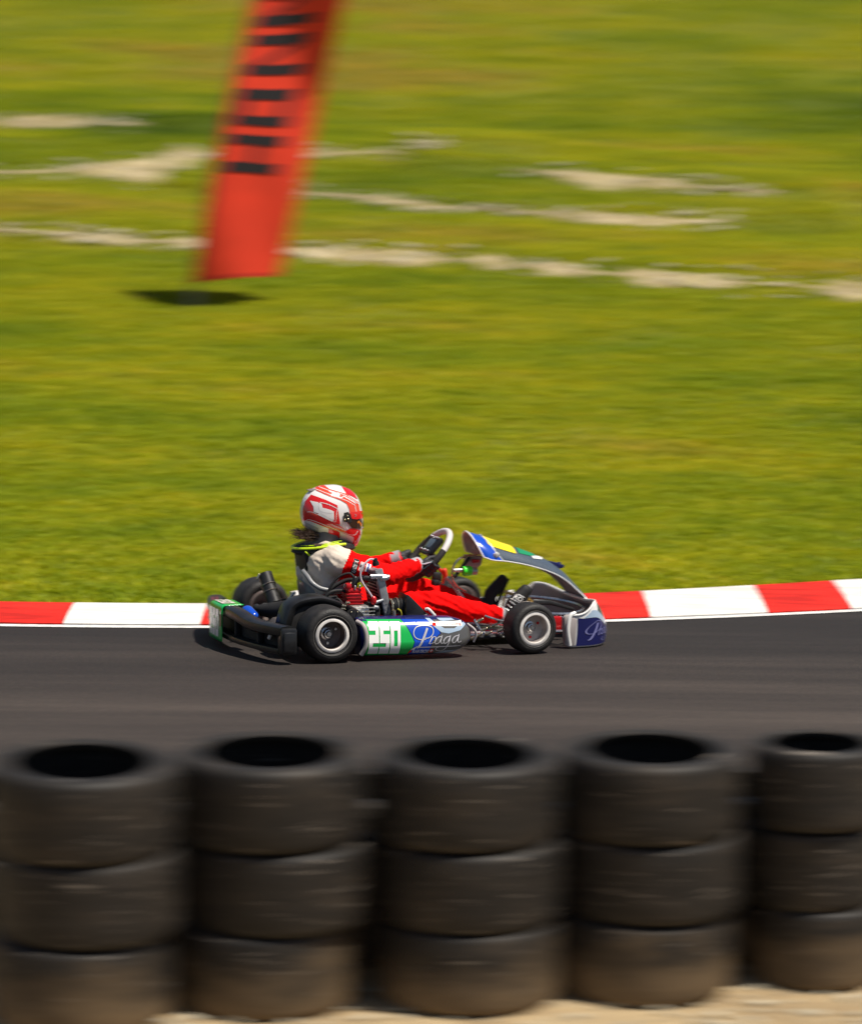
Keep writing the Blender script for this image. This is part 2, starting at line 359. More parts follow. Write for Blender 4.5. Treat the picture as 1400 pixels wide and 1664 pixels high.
class Inflate:                                       # rounded body from its side outline: half width falls to nothing at the outline
    def __init__(s, pts, c, yc, w, p=2.2, q=.5, n=96, sm=2):
        s.c = c; s.yc = yc; s.w = w; s.p = p; s.q = q; s.n = n
        a = np.array([math.atan2(z-c[1], x-c[0]) for x, z in pts]); r = np.array([math.hypot(x-c[0], z-c[1]) for x, z in pts])
        i = np.argsort(a); a, r = a[i], r[i]; aa = np.concatenate([a-2*np.pi, a, a+2*np.pi]); rr = np.tile(r, 3)
        s.t = np.linspace(-np.pi, np.pi, n, endpoint=False); R = np.interp(s.t, aa, rr)
        for _ in range(sm): R = (np.roll(R, 1)+2*R+np.roll(R, -1))/4
        s.R = R
    def y(s, x, z, side=-1, off=0.):
        a = math.atan2(z-s.c[1], x-s.c[0]); i = (a+math.pi)/(2*math.pi)*s.n; k = int(i) % s.n; f = i-int(i)
        R = s.R[k]*(1-f)+s.R[(k+1) % s.n]*f; r = min(1, math.hypot(x-s.c[0], z-s.c[1])/R)
        return s.yc+side*(s.w*max(0, 1-r**s.p)**s.q+off)
    def build(s, g, rings=18):
        V, F = [], []; n = s.n
        for side in (-1, 1):
            k0 = len(V); V.append((s.c[0], s.yc+side*s.w, s.c[1]))
            for j in range(1, rings+1):
                r = math.sin(math.pi/2*j/rings)
                for t, R in zip(s.t, s.R): V.append((s.c[0]+R*r*math.cos(t), s.yc+side*s.w*max(0, 1-r**s.p)**s.q, s.c[1]+R*r*math.sin(t)))
            for i in range(n):
                f = [k0, k0+1+i, k0+1+(i+1) % n]; F.append(f if side < 0 else f[::-1])
                for j in range(rings-1):
                    a = k0+1+j*n; f = [a+i, a+n+i, a+n+(i+1) % n, a+(i+1) % n]; F.append(f if side < 0 else f[::-1])
        h = len(V)//2
        me = geo(V, F); bm = bmesh.new(); bm.from_mesh(me); bmesh.ops.remove_doubles(bm, verts=bm.verts, dist=1e-5); bm.verts.index_update()
        g.add([v.co.copy() for v in bm.verts], [[v.index for v in f.verts] for f in bm.faces]); bm.free(); return g
def decal(name, polys, fn, m, parent, step=.02, tri=None, thick=0, label=None, kind=None):
    """flat print: 2-D polygons, cut on a grid, laid on a surface by fn(u, v) -> point"""
    bm = bmesh.new()
    for P in polys:
        vs = [bm.verts.new((x, y, 0)) for x, y in P]
        for t in tessellate_polygon([[Vector((x, y, 0)) for x, y in P]]):
            try: bm.faces.new([vs[i] for i in t])
            except ValueError: pass
    if tri:
        vs = [bm.verts.new((x, y, 0)) for x, y in tri[0]]
        for f in tri[1]:
            try: bm.faces.new([vs[i] for i in f])
            except ValueError: pass
    if step:
        for ax in (0, 1):
            lo_, hi = min(v.co[ax] for v in bm.verts), max(v.co[ax] for v in bm.verts); x = math.ceil(lo_/step)*step
            while x < hi:
                nrm = (1, 0, 0) if ax == 0 else (0, 1, 0); co = (x, 0, 0) if ax == 0 else (0, x, 0)
                bmesh.ops.bisect_plane(bm, geom=bm.verts[:]+bm.edges[:]+bm.faces[:], plane_co=co, plane_no=nrm, dist=1e-7); x += step
    for v in bm.verts: v.co = Vector(fn(v.co.x, v.co.y))
    me = bpy.data.meshes.new(name); bm.to_mesh(me); bm.free()
    o = link(name, me, m, parent, True, label); return o
def ribbon(P, w, n=6):
    """stroke of a pen as one polygon strip; w is the width, or a function of 0..1"""
    Q = catmull([Vector((*p, 0)) for p in P], n) if len(P) > 2 else [Vector((*p, 0)) for p in P]
    L, Rr = [], []
    for i, q in enumerate(Q):
        d = (Q[min(i+1, len(Q)-1)]-Q[max(i-1, 0)]).normalized(); s = Vector((-d.y, d.x, 0)); ww = (w(i/(len(Q)-1)) if callable(w) else w)/2
        L.append(q+s*ww); Rr.append(q-s*ww)
    return [[(L[i].x, L[i].y), (L[i+1].x, L[i+1].y), (Rr[i+1].x, Rr[i+1].y), (Rr[i].x, Rr[i].y)] for i in range(len(Q)-1)]
def text2d(s, x0, y0, w, h, rot=0, shear=0, flip=1):
    """built-in font as flat triangles fitted to a w x h box from its lower left corner (v grows upwards when flip=1)"""
    c = bpy.data.curves.new('t', 'FONT'); c.body = s; c.offset = .012; c.resolution_u = 3
    o = bpy.data.objects.new('t', c); COL.objects.link(o)
    dg = bpy.context.evaluated_depsgraph_get(); me = bpy.data.meshes.new_from_object(o.evaluated_get(dg)); bpy.data.objects.remove(o)
    V = np.array([v.co[:2] for v in me.vertices]); mn, mx = V.min(0), V.max(0); V = (V-mn)/(mx-mn)*np.array([w, h]); V[:, 0] += shear*V[:, 1]
    cr, sr = math.cos(rot), math.sin(rot); X = V[:, 0]*cr-V[:, 1]*sr; Y = V[:, 0]*sr+V[:, 1]*cr
    out = [(x0+a, y0+flip*b) for a, b in zip(X, Y)], [tuple(p.vertices) for p in me.polygons]
    bpy.data.meshes.remove(me); return out
def empty(name, label, cat, mw=None, group=None):
    o = bpy.data.objects.new(name, None); COL.objects.link(o); o.empty_display_size = .2
    if mw is not None: o.matrix_world = mw
    o['label'] = label; o['category'] = cat
    if group: o['group'] = group
    return o
def structure(o, label=None):
    o['kind'] = 'structure'
    if label: o['label'] = label
    return o

# ------------------------------------------------------------------ terrain
BANK = math.tan(R_(4.5))
def ykerb(x):
    if x < -3: return ykerb(-3)+(x+3)*(-.124)
    if x > 5: return ykerb(5)+(x-5)*.756
    return 1.039+.206*x+.055*x*x
KW = lambda x: .72+.42*min(max((x+1.2)/3.6, 0), 1)
def hill(y):
    b = -.2+.035*max(0, min(y, 28)-3)+.0028*max(0, min(y, 28)-8)**2
    if y > 28: b += .147*min(y-28, 26)
    if y > 54: b += .03*(y-54)
    return b
# ledges where turf has been cut: pale ground shows (x, y) polylines and half widths
def sm(a, b, t): t = min(max((t-a)/(b-a), 0), 1); return t*t*(3-2*t)
def zt(x, y):
    if y < -4.1: return .1+.2227*sm(-5.5, -4.1, y)
    yk = ykerb(x)
    if y <= yk: return -BANK*y
    e = yk+KW(x)
    zp = -BANK*(min(yk, 5)+KW(x))-.025
    if y < e: return zp-.05
    t = sm(e, e+5, y)
    z = (zp+.03)*(1-t)+hill(max(y, 3))*t
    z += t*(.05*mnoise.noise(Vector((x*.22, y*.3, 0)))+.02*mnoise.noise(Vector((x*1.1, y*1.3, 3))))
    return z+ledge(x, y)
# worked out from where the pale strips lie on this slope
STRIPS = []
def dist_strip(x, y, st):
    best = 9, 0, 0
    P = st
    for i in range(len(P)-1):
        x0, y0, w0 = P[i]; x1, y1, w1 = P[i+1]
        dx, dy = x1-x0, y1-y0; t = ((x-x0)*dx+(y-y0)*dy)/(dx*dx+dy*dy); t = min(max(t, 0), 1)
        d = math.hypot(x-x0-t*dx, y-y0-t*dy)
        if d < best[0]: best = d, w0+(w1-w0)*t, (y-y0-t*dy)
    return best
def ledge(x, y):
    z = 0
    for st in STRIPS:
        if not (st[0][0]-1 < x < st[-1][0]+1) or abs(y-st[0][1]) > 9: continue
        d, w, sd = dist_strip(x, y, st)
        if sd > -w*1.2: z += .12*sm(0, 1, (sd+w*1.2)/(w*2.4))*(1-sm(w+.8, w+2.6, d)) if d < w+2.6 else 0
    return z
STRIPS += [
[(-4.12, 14.95, 0.09), (-3.47, 14.93, 0.17), (-2.7, 14.63, 0.14), (-1.99, 14.5, 0.11), (-1.08, 14.16, 0.22), (-0.02, 13.94, 0.22), (0.76, 13.65, 0.22), (1.42, 13.23, 0.33), (2.28, 12.98, 0.32), (3.02, 12.75, 0.37), (3.8, 12.48, 0.32)] ,
[(-1.51, 16.97, 0.12), (-1.05, 16.88, 0.18), (-0.48, 16.61, 0.18), (-0.03, 16.22, 0.18), (0.53, 16.08, 0.09), (1.35, 15.66, 0.12), (1.78, 15.54, 0.23), (2.22, 15.48, 0.35), (2.67, 15.62, 0.2)] ,
[(-4.75, 20.34, 0.16), (-3.99, 20.19, 0.19), (-3.42, 19.97, 0.25), (-2.91, 19.74, 0.16)] ,
[(-4.45, 17.78, 0.15), (-3.76, 17.82, 0.21), (-3.14, 18.04, 0.43), (-2.67, 18.06, 0.67), (-2.21, 18.15, 0.49), (-1.56, 18.25, 0.25), (-0.86, 18.19, 0.09), (-0.62, 18.36, 0.25), (-0.15, 18.26, 0.28), (0.08, 18.21, 0.12)] ,
[(0.72, 17.61, 0.18), (1.12, 17.33, 0.3), (1.46, 17.14, 0.39), (1.9, 16.92, 0.33), (2.34, 16.65, 0.15), (2.79, 16.53, 0.12), (3.12, 16.46, 0.09)] ,
]

def sheet(name, xs, ys, zf, m, yfun=None):
    V, F = [], []
    for i, x in enumerate(xs):
        for y in ys:
            yy = yfun(x, y) if yfun else y; V.append((x, yy, zf(x, yy)))
    n = len(ys)
    for i in range(len(xs)-1):
        for j in range(n-1): F.append([i*n+j, (i+1)*n+j, (i+1)*n+j+1, i*n+j+1])
    return link(name, geo(V, F), m)
def axis(segs):
    out = []
    for a, b, st in segs: out += list(np.arange(a, b-1e-6, st))
    return out+[segs[-1][1]]
XS = axis([(-160, -40, 12), (-40, -8, 2), (-8, 8, .12), (8, 40, 2), (40, 160, 12)])
structure(sheet('grass_hill', XS, axis([(0, .4, .1), (.4, 30, .14), (30, 70, 2), (70, 260, 15)]), lambda x, y: zt(x, y+1e-4),
                'grass', lambda x, t: ykerb(x)+KW(x)+t-.02 if t < 60 else max(t, ykerb(x)+KW(x)+t*.2)), 'bright green grassy slope rising behind the track')
structure(sheet('asphalt_track', axis([(-120, -8, 8), (-8, 10, .5), (10, 120, 8)]), [0, .25, .5, .75, 1], lambda x, y: -BANK*min(y, 5), 'asphalt',
                lambda x, t: -4.2+(ykerb(x)+.02+4.2)*t), 'dark banked asphalt kart track curving behind the tyre wall')
structure(sheet('gravel_ground', axis([(-120, -10, 10), (-10, 10, .25), (10, 120, 10)]), axis([(-140, -12, 16), (-12, -4.1, .2)]),
                lambda x, y: zt(x, min(y, -4.11))-.004+(.012*mnoise.noise(Vector((x*2, y*2, 0))) if y < -4.5 else 0), 'gravel'), 'tan gravel ground under the tyre wall')
# white edge line and kerb
wl = []
xs = axis([(-60, -8, 2), (-8, 10, .15), (10, 60, 2)])
structure(sheet('white_edge_line', xs, [0, .5, 1], lambda x, y: -BANK*min(y, 5)+.004, 'line', lambda x, t: ykerb(x)-.105+.09*t), 'white painted line along the track side of the kerb')
kerb = structure(bpy.data.objects.new('kerb', None), 'low red and white painted kerb on the inside of the bend'); COL.objects.link(kerb)
cuts = [-1.95-.62*i for i in range(1, 30)][::-1]+[-1.95, -1.22, -.73, -.25, .23, .72, 1.2, 1.86, 2.34, 2.95]+[2.95+.5*i for i in range(1, 30)]
i0 = cuts.index(-1.95)
for i in range(len(cuts)-1):
    a, b = cuts[i]+.003, cuts[i+1]-.003; V, F = [], []; n = 5
    prof = [(0, -.04), (0, .010), (.04, .018), (.35, .030), (.7, .036), (.93, .036), (1, .024), (1, -.08)]
    for k in range(n):
        x = a+(b-a)*k/(n-1)
        for t, h in prof:
            y = ykerb(x)+t*KW(x); V.append((x, y, -BANK*min(ykerb(x), 5)+h-BANK*t*KW(x)))
    q = len(prof)
    for k in range(n-1):
        for j in range(q-1): F.append([k*q+j, (k+1)*q+j, (k+1)*q+j+1, k*q+j+1])
    F.append(list(range(q))); F.append([(n-1)*q+j for j in range(q)][::-1])
    o = G().add(V, F).put('kerb_block', 'kerb_white' if (i-i0) % 2 == 0 else 'kerb_red', kerb)
# ------------------------------------------------------------------ pale cut strips with stones
for si, st in enumerate(STRIPS):
    V, F = [], []; N = 420; K = 7; ok = []
    for i in range(N):
        x = st[0][0]+(st[-1][0]-st[0][0])*i/(N-1)
        for j in range(len(st)-1):
            if st[j][0] <= x <= st[j+1][0]+1e-6: break
        t = (x-st[j][0])/(st[j+1][0]-st[j][0]); yc = st[j][1]+(st[j+1][1]-st[j][1])*t; w = st[j][2]+(st[j+1][2]-st[j][2])*t
        w1 = w*(1+.55*mnoise.noise(Vector((x*1.7, si*9, 1)))+.35*mnoise.noise(Vector((x*6, si*5, 1)))); w2 = w*(1+.5*mnoise.noise(Vector((x*1.9, si*7, 5)))+.3*mnoise.noise(Vector((x*7, si*3, 1))))
        e_ = min(1, 3*min(i, N-1-i)/N+.02) if si else 1; hf = mnoise.noise(Vector((x*15, si, 4))); gp_ = sm(-.12, .22, mnoise.noise(Vector((x*.9, si*13, 2)))+.35*mnoise.noise(Vector((x*3.1, si, 9)))+(.12 if x > 0 else 0)); w1 = max(.012, .72*w1*(1+.7*hf)*e_*gp_); w2 = max(.012, .72*w2*(1-.7*hf)*e_*gp_)
        for k in range(K):
            y = yc-w1+(w1+w2)*k/(K-1); V.append((x, y, zt(x, y)+(.016 if 0 < k < K-1 else -.01)))
    for i in range(N-1):
        for k in range(K-1): F.append([i*K+k, (i+1)*K+k, (i+1)*K+k+1, i*K+k+1])
    o = link('dirt_strip', geo(V, F), 'dirt'); structure(o, 'pale bare ground showing along a ledge in the grass')
    gs = G()
    ico = bmesh.new(); bmesh.ops.create_icosphere(ico, subdivisions=1, radius=1); iv = [v.co.copy() for v in ico.verts]; fi = [[v.index for v in f.verts] for f in ico.faces]; ico.free()
    L = st[-1][0]-st[0][0]
    for _ in range(int(L*42)):
        x = random.uniform(st[0][0], st[-1][0])
        for j in range(len(st)-1):
            if st[j][0] <= x <= st[j+1][0]: break
        t = (x-st[j][0])/(st[j+1][0]-st[j][0]); yc = st[j][1]+(st[j+1][1]-st[j][1])*t; w = st[j][2]+(st[j+1][2]-st[j][2])*t
        y = yc+random.gauss(0, w*.6); s = random.uniform(.008, .035)*random.choice((.6, 1, 1.3))
        gs.add([Vector((v.x*s*random.uniform(.8, 1.3), v.y*s*random.uniform(.8, 1.3), v.z*s*.6))+Vector((x, y, zt(x, y)+s*.3+.01)) for v in iv], fi)
    o = gs.put('gravel', 'stone', smooth=False); o['kind'] = 'stuff'; o['label'] = 'small pale stones scattered along the bare ledge'

# loose gravel around the tyre wall
gs = G()
for _ in range(3800):
    x, y = random.uniform(-2.6, 2.8), random.uniform(-8.2, -5.2); s = random.uniform(.004, .014)*random.choice((.7, 1, 1, 1.8))
    gs.add([Vector((v.x*s*random.uniform(.8, 1.3), v.y*s*random.uniform(.8, 1.3), v.z*s*.6))+Vector((x, y, zt(x, y)+s*.25)) for v in iv], fi)
o = gs.put('gravel', 'stone', smooth=False); o['kind'] = 'stuff'; o['label'] = 'loose tan gravel scattered around the tyre wall'

# ------------------------------------------------------------------ grass: tufts instanced on scattered points
def tuft(seed, h):
    r = random.Random(seed); V, F = [], []
    for _ in range(22):
        a = r.uniform(0, 6.28); rad = r.uniform(0, .045); b = Vector((math.cos(a)*rad, math.sin(a)*rad, -.01)); d = r.uniform(0, 6.28)
        lean = r.uniform(.2, .95)*h; hh = h*r.uniform(.55, 1.1); w = r.uniform(.0022, .0042)
        s = Vector((-math.sin(d), math.cos(d), 0))*w; t = Vector((math.cos(d), math.sin(d), 0))*lean
        k = len(V); V += [b-s, b+s, b+t*.35+Vector((0, 0, hh*.6))+s*.8, b+t*.35+Vector((0, 0, hh*.6))-s*.8, b+t+Vector((0, 0, hh))]
        F += [[k, k+1, k+2, k+3], [k+3, k+2, k+4]]
    me = geo(V, F); me.materials.append(M['blade']); return bpy.data.objects.new('grass_tuft', me)
def in_dirt(x, y):
    for st in STRIPS:
        if st[0][0] < x < st[-1][0] and abs(y-st[0][1]) < 9:
            d, w, _ = dist_strip(x, y, st)
            if d < w*(.85+.5*mnoise.noise(Vector((x*3, y*3, 2)))): return random.random() < .60+.6*mnoise.noise(Vector((x*1.3, y*2.5, 6)))-.25*d/w
    return False
pts = []
for y0, y1, dens in ((.7, 6, 950), (6, 14, 600), (14, 22, 380), (22, 31, 250)):
    hw = 1.0+(y1+20)*.112; n = int(dens*2*(hw+2.2)*(y1-y0))
    X = rng.uniform(-hw, hw, n); e_ = rng.random(n) < 2.2/(hw+2.2); X = np.where(e_, np.sign(X)*(hw+rng.exponential(2.6, n)), X); Y = rng.uniform(y0, y1, n)
    for x, y in zip(X, Y):
        if y < ykerb(x)+KW(x)+.015 or in_dirt(x, y): continue
        q = mnoise.noise(Vector((x*.9, y*.9, 8)))
        if q < -.25 and random.random() < .5: continue
        pts.append((x, y, zt(x, y)))
gp = bpy.data.meshes.new('grass_points'); gp.from_pydata(pts, [], []); gp.materials.append(M['blade'])
go = bpy.data.objects.new('grass', gp); COL.objects.link(go); go['kind'] = 'stuff'; go['label'] = 'short bright green grass covering the slope'
ng = bpy.data.node_groups.new('grass_scatter', 'GeometryNodeTree')
ng.interface.new_socket('Geometry', in_out='INPUT', socket_type='NodeSocketGeometry'); ng.interface.new_socket('Geometry', in_out='OUTPUT', socket_type='NodeSocketGeometry')
gi, gout = ng.nodes.new('NodeGroupInput'), ng.nodes.new('NodeGroupOutput')
jg = None
iop = ng.nodes.new('GeometryNodeInstanceOnPoints'); g2i = ng.nodes.new('GeometryNodeGeometryToInstance')
for k in range(4):
    oi = ng.nodes.new('GeometryNodeObjectInfo'); oi.inputs[0].default_value = tuft(k, .036); oi.inputs['As Instance'].default_value = True
    ng.links.new(oi.outputs['Geometry'], g2i.inputs[0])
ng.links.new(gi.outputs[0], iop.inputs['Points']); ng.links.new(g2i.outputs[0], iop.inputs['Instance'])
iop.inputs['Pick Instance'].default_value = True
rv = ng.nodes.new('FunctionNodeRandomValue'); rv.data_type = 'FLOAT_VECTOR'; rv.inputs[0].default_value = (-.15, -.15, 0); rv.inputs[1].default_value = (.15, .15, 6.28)
rs = ng.nodes.new('FunctionNodeRandomValue'); rs.data_type = 'FLOAT'; rs.inputs[2].default_value = .55; rs.inputs[3].default_value = 1.35; rs.inputs['Seed'].default_value = 3
ng.links.new(rv.outputs[0], iop.inputs['Rotation']); ng.links.new(rs.outputs[1], iop.inputs['Scale']); ng.links.new(iop.outputs[0], gout.inputs[0])
go.modifiers.new('scatter', 'NODES').node_group = ng

# ------------------------------------------------------------------ tyre wall: stacks of old slicks, every tyre a thing
def old_tyre(rad, wid, hole):
    r, h = rad, wid/2; g = G()
    prof = [(hole*1.0, -h*.86), (hole*.985, -h*.97), (hole*1.02, -h), (hole*1.12, -h*.99), (r*.88, -h*1.0), (r*.95, -h*.975), (r*.985, -h*.91), (r, -h*.80), (r*1.002, -h*.4),
            (r*1.004, 0), (r*1.002, h*.4), (r, h*.80), (r*.985, h*.91), (r*.95, h*.975), (r*.88, h*1.0), (hole*1.12, h*.99), (hole*1.02, h), (hole*.985, h*.97), (hole, h*.86),
            (hole*1.03, h*.80), (r*.93, h*.72), (r*.95, 0), (r*.93, -h*.72), (hole*1.03, -h*.80), (hole, -h*.86)]
    lathe(g, prof, 64); return g.mesh()
names = ['second', 'third', 'fourth']
stacks = [  # x, y, radius, height of one, base z, who
    (-1.21, -6.36, .330, .305, .095, 'leftmost stack', .0),
    (-.555, -6.17, .328, .303, .095, 'second stack from the left', .1),
    (.135, -6.12, .322, .295, .105, 'middle stack of the wall', .2),
    (.795, -5.99, .318, .293, .105, 'fourth stack from the left', .3),
    (1.41, -5.86, .245, .292, .105, 'narrow rightmost stack', .4)]
lvl = ['lowest tyre on the gravel', 'middle tyre', 'top tyre with open hole']
random.seed(21); tm = {}
for si, (x, y, r, h, z, who, _) in enumerate(stacks):
    if (r, h) not in tm:
        me = old_tyre(r, h, r*.755 if r > .3 else r*.76); me.materials.append(M['tyre_old']); me.polygons.foreach_set('use_smooth', [True]*len(me.polygons)); me.set_sharp_from_angle(angle=R_(50)); tm[(r, h)] = me
    for k in range(3):
        o = bpy.data.objects.new('tyre', tm[(r, h)]); COL.objects.link(o)
        jx, jy = (0, 0) if k == 2 else (random.uniform(-.022, .022), random.uniform(-.02, .015))
        o.location = (x+jx, y+jy, z+h*(k+.5)*.995); o.rotation_euler = (random.uniform(-.012, .012)+(.03 if si == 4 and k == 2 else 0), random.uniform(-.012, .012), random.uniform(0, 6))
        o['label'] = 'worn black %s, %s' % (lvl[k], who); o['category'] = 'tyre'; o['group'] = 'old racing tyres stacked as a wall'
back = [(-.87, -5.62, 'in the back row between the first and second stacks'), (-.20, -5.56, 'in the back row between the second and third stacks'),
        (.48, -5.55, 'in the back row between the third and fourth stacks'), (1.13, -5.48, 'in the back row between the fourth and fifth stacks'), (-1.56, -5.66, 'behind the far left edge of the wall'), (1.78, -5.50, 'behind the far right edge of the wall')]
me = old_tyre(.29, 0.200, .2); me.materials.append(M['tyre_old']); me.polygons.foreach_set('use_smooth', [True]*len(me.polygons)); me.set_sharp_from_angle(angle=R_(50))
for x, y, who in back:
    for k in range(3):
        o = bpy.data.objects.new('tyre', me); COL.objects.link(o)
        o.location = (x+random.uniform(-.02, .02), y+random.uniform(-.02, .02), .12+0.200*(k+.5)*.995); o.rotation_euler = (random.uniform(-.01, .01), random.uniform(-.01, .01), random.uniform(0, 6))
        o['label'] = '%s small tyre %s' % (('lowest', 'middle', 'topmost')[k], who); o['category'] = 'tyre'; o['group'] = 'old racing tyres stacked as a wall'

# ------------------------------------------------------------------ the kart (x forward, y to its left, z up from the ground)
PSI = R_(19)
Rx = Matrix(((1, 0, 0), (0, math.cos(R_(4.5)), math.sin(R_(4.5))), (0, -math.sin(R_(4.5)), math.cos(R_(4.5)))))
KM = (Rx @ Matrix.Rotation(PSI, 3, 'Z')).to_4x4(); KM.translation = Vector((-.19, .32, -BANK*.32+.002))
kart = empty('racing_kart', 'black blue and green number 250 racing kart with a driver on the track', 'racing kart', KM)
YN = -.66
def px2(px, py): return .003259*px+.000033*py-2.330755, -.000101*px-.003113*py+3.40745          # drawing units of the side panel print -> metres
def px0(px, py): return .003373*px+.000033*py-2.182955, -.000105*px-.003221*py+3.427337
# --- wheels: wheel (rim) > tyre, hub
def wheel(x, y, rad, wid, side, steer=0):
    g = G(); rr = .078; h = wid/2
    s = 1
    prof = [(0, -h*.05), (rr*.3, -h*.05), (rr*.60, -h*.10), (rr*.88, -h*.16), (rr*.90, -h*.5), (rr*.92, -h*.80), (rr*.92, -h*.95)]
    prof2 = [(0, h*.55), (rr*.6, h*.6), (rr*.88, h*.7), (rr*.92, h*.93)]
    if side > 0: prof = [(r, -z) for r, z in prof][::-1]; prof2 = [(r, -z) for r, z in prof2][::-1]
    lathe(g, prof, 44, 'y'); lathe(g, prof2[::-1] if side < 0 else prof2, 44, 'y'); w = g.put('wheel', 'rim_dark' if x < 0 else 'rim_mid', kart, sharp=35)
    g = G()
    for e in (-1, 1): lathe(g, [(rr*.90, e*h*.80), (rr*.895, e*h*.93), (rr*.93, e*h*.985), (rr*1.06, e*h*.985), (rr*1.12, e*h*.95), (rr*1.12, e*h*.88), (rr*1.06, e*h*.84)][::e], 44, 'y')
    split(g, 'rim_lip', 'rim' if side < 0 else 'rim_dark', w)
    w.location = (x, y, rad); w.rotation_euler = (0, random.uniform(0, 6), steer) if False else (0, 0, steer)
    g = G(); r = rad
    tp = [(rr*1.09, -h*.84), (rr*1.14, -h*.93), (rr*1.30, -h*.995), (r*.80, -h*1.0), (r*.90, -h*.95), (r*.96, -h*.84), (r*.99, -h*.68), (r, -h*.4), (r*1.002, 0), (r, h*.4), (r*.99, h*.68), (r*.96, h*.84), (r*.90, h*.95), (r*.80, h), (rr*1.30, h*.995), (rr*1.14, h*.93), (rr*1.09, h*.84)]
    lathe(g, tp, 56, 'y'); t = g.put('tyre', 'rubber', w, sharp=60)
    g = G(); ring_tube(g, (0, side*h*1.0, 0), (0, 1, 0), r*.72, .0016, 44, 6); g.put('sidewall_ring', mat('worn_ring', (.12, .11, .10), .6), w)
    g = G(); lathe(g, [(0, side*h*.42), (.012, side*h*.42), (.016, side*h*.34), (.021, side*h*.32), (.024, side*h*.1), (.036, side*h*.06), (.038, 0)], 24, 'y'); g.put('hub', 'steel', w)
    g = G()
    for k in range(3):
        a = 2*math.pi*k/3+.5; lathe(g, [(0, side*h*.2), (.007, side*h*.2), (.007, 0)], 8, 'y', (.047*math.cos(a), 0, .047*math.sin(a)))
    split(g, 'wheel_nut', 'red_metal' if x > 0 else 'steel', w)
    return w
wheel(-.545, -.585, .140, .205, -1); wheel(-.545, .585, .140, .205, 1)
wheel(.545, -.560, .129, .135, -1, R_(7)); wheel(.545, .560, .129, .135, 1, R_(7))
# --- chassis
g = G()
for s in (-1, 1):
    tube(g, [(-.72, s*.30, .075), (-.3, s*.31, .06), (.1, s*.27, .055), (.38, s*.20, .055), (.62, s*.13, .06), (.74, s*.12, .06)], .015, 10)
    tube(g, [(.30, s*.24, .055), (.45, s*.36, .07), (.53, s*.43, .11)], .014, 8)
    tube(g, [(-.34, s*.31, .05), (-.34, s*.60, .06), (-.28, s*.62, .065), (.08, s*.60, .065), (.13, s*.5, .06), (.13, s*.27, .055)], .009, 8, 3)
tube(g, [(-.70, -.30, .075), (-.70, .30, .075)], .014); tube(g, [(-.12, -.3, .055), (-.12, .3, .055)], .014); tube(g, [(.70, -.14, .06), (.70, .14, .06)], .014)
g.put('frame', 'steel', kart)
prism(G(), [(-.10, .036), (.72, .036), (.72, .042), (-.10, .042)], -.24, .24, .002).put('floor_tray', 'alu', kart)
tube(G(), [(-.545, -.50, .14), (-.545, .50, .14)], .02, 14).put('rear_axle', 'steel', kart)
g = G(); lathe(g, [(0, -.003), (.085, -.003), (.085, .003), (0, .003)], 32, 'y', (-.545, .16, .14)); g.put('brake_disc', 'steel', kart)
g = G(); lathe(g, [(.03, -.004), (.082, -.004), (.088, 0), (.082, .004), (.03, .004)], 40, 'y', (-.545, -.27, .14)); g.put('sprocket', 'alu', kart)
g = G(); box(g, (-.545, -.22, .14), (.07, .03, .10), .01); box(g, (-.545, .24, .14), (.07, .03, .10), .01); split(g, 'axle_bearing', 'gold', kart)
# --- seat
g = G(); V, F = [], []; NU, NV = 22, 14
for i in range(NU+1):
    a = -1+2*i/NU
    for j in range(NV+1):
        t = j/NV                                   # front lip -> pan -> up the back
        P = catmull([(-.03, 0, .10), (-.12, 0, .055), (-.26, 0, .045), (-.40, 0, .09), (-.465, 0, .18), (-.495, 0, .28), (-.505, 0, .345)], 4); q = P[int(t*(len(P)-1))]
        wide = .165+.035*math.sin(t*3)-.02*(t > .9); side = abs(a)**3
        x = q.x+side*(.10*(t > .45)*sm(.45, .7, t)+.0); z = q.z+side*(.15*(1-sm(.55, .85, t))); z -= .05*side*sm(.8, 1, t)
        V.append((x, a*wide, z))
for i in range(NU):
    for j in range(NV): p = i*(NV+1)+j; F.append([p, p+NV+1, p+NV+2, p+1])
o = g.add(V, F).put('seat', 'seat', kart); s_ = o.modifiers.new('s', 'SOLIDIFY'); s_.thickness = .008; o.modifiers.new('b', 'SUBSURF').levels = 1; o.modifiers['b'].render_levels = 1
tube(G(), [(-.520, -.10, .395), (-.515, -.16, .375), (-.50, -.195, .345), (-.46, -.215, .318), (-.39, -.222, .308), (-.31, -.215, .315)], .012, 10).put('seat_rim', mat('seat_edge', (.22, .22, .225), .4, coat=.3), kart)
g = G()
for y in (-.2, .2): tube(g, [(-.47, y, .25), (-.52, y*1.1, .18), (-.58, y*1.15, .10)], .008, 8)
split(g, 'seat_stay', 'steel', kart)
# --- side pods
def pod(side, main):
    out = [px2(*p) for p in ((578, 1010), (600, 1007.5), (655, 1006), (700, 1005), (740, 1006), (758, 1011), (768, 1020), (772, 1032), (769, 1044), (756, 1055), (735, 1063), (700, 1066), (660, 1067), (600, 1068), (579, 1067), (575, 1040))]
    top = [px2(*p) for p in ((588, 1009.5), (600, 1007.5), (655, 1006), (700, 1005), (740, 1006), (756, 1010), (765, 1016), (770, 1024), (773, 1034))]
    bot = [px2(*p) for p in ((588, 1067.5), (600, 1068), (655, 1067.3), (700, 1066), (735, 1063.5), (752, 1057), (763, 1049), (770, 1041), (773, 1034.6))]
    bot[0] = (top[0][0], bot[0][1]); bot[-1] = (top[-1][0], bot[-1][1])
    I = Pod(top, bot, side*.580, .086)
    g = G(); I.build(g, side); o = g.put('side_pod', main, kart, sharp=50); return I, o
IR, podr = pod(-1, 'navy'); _, podl = pod(1, 'white')
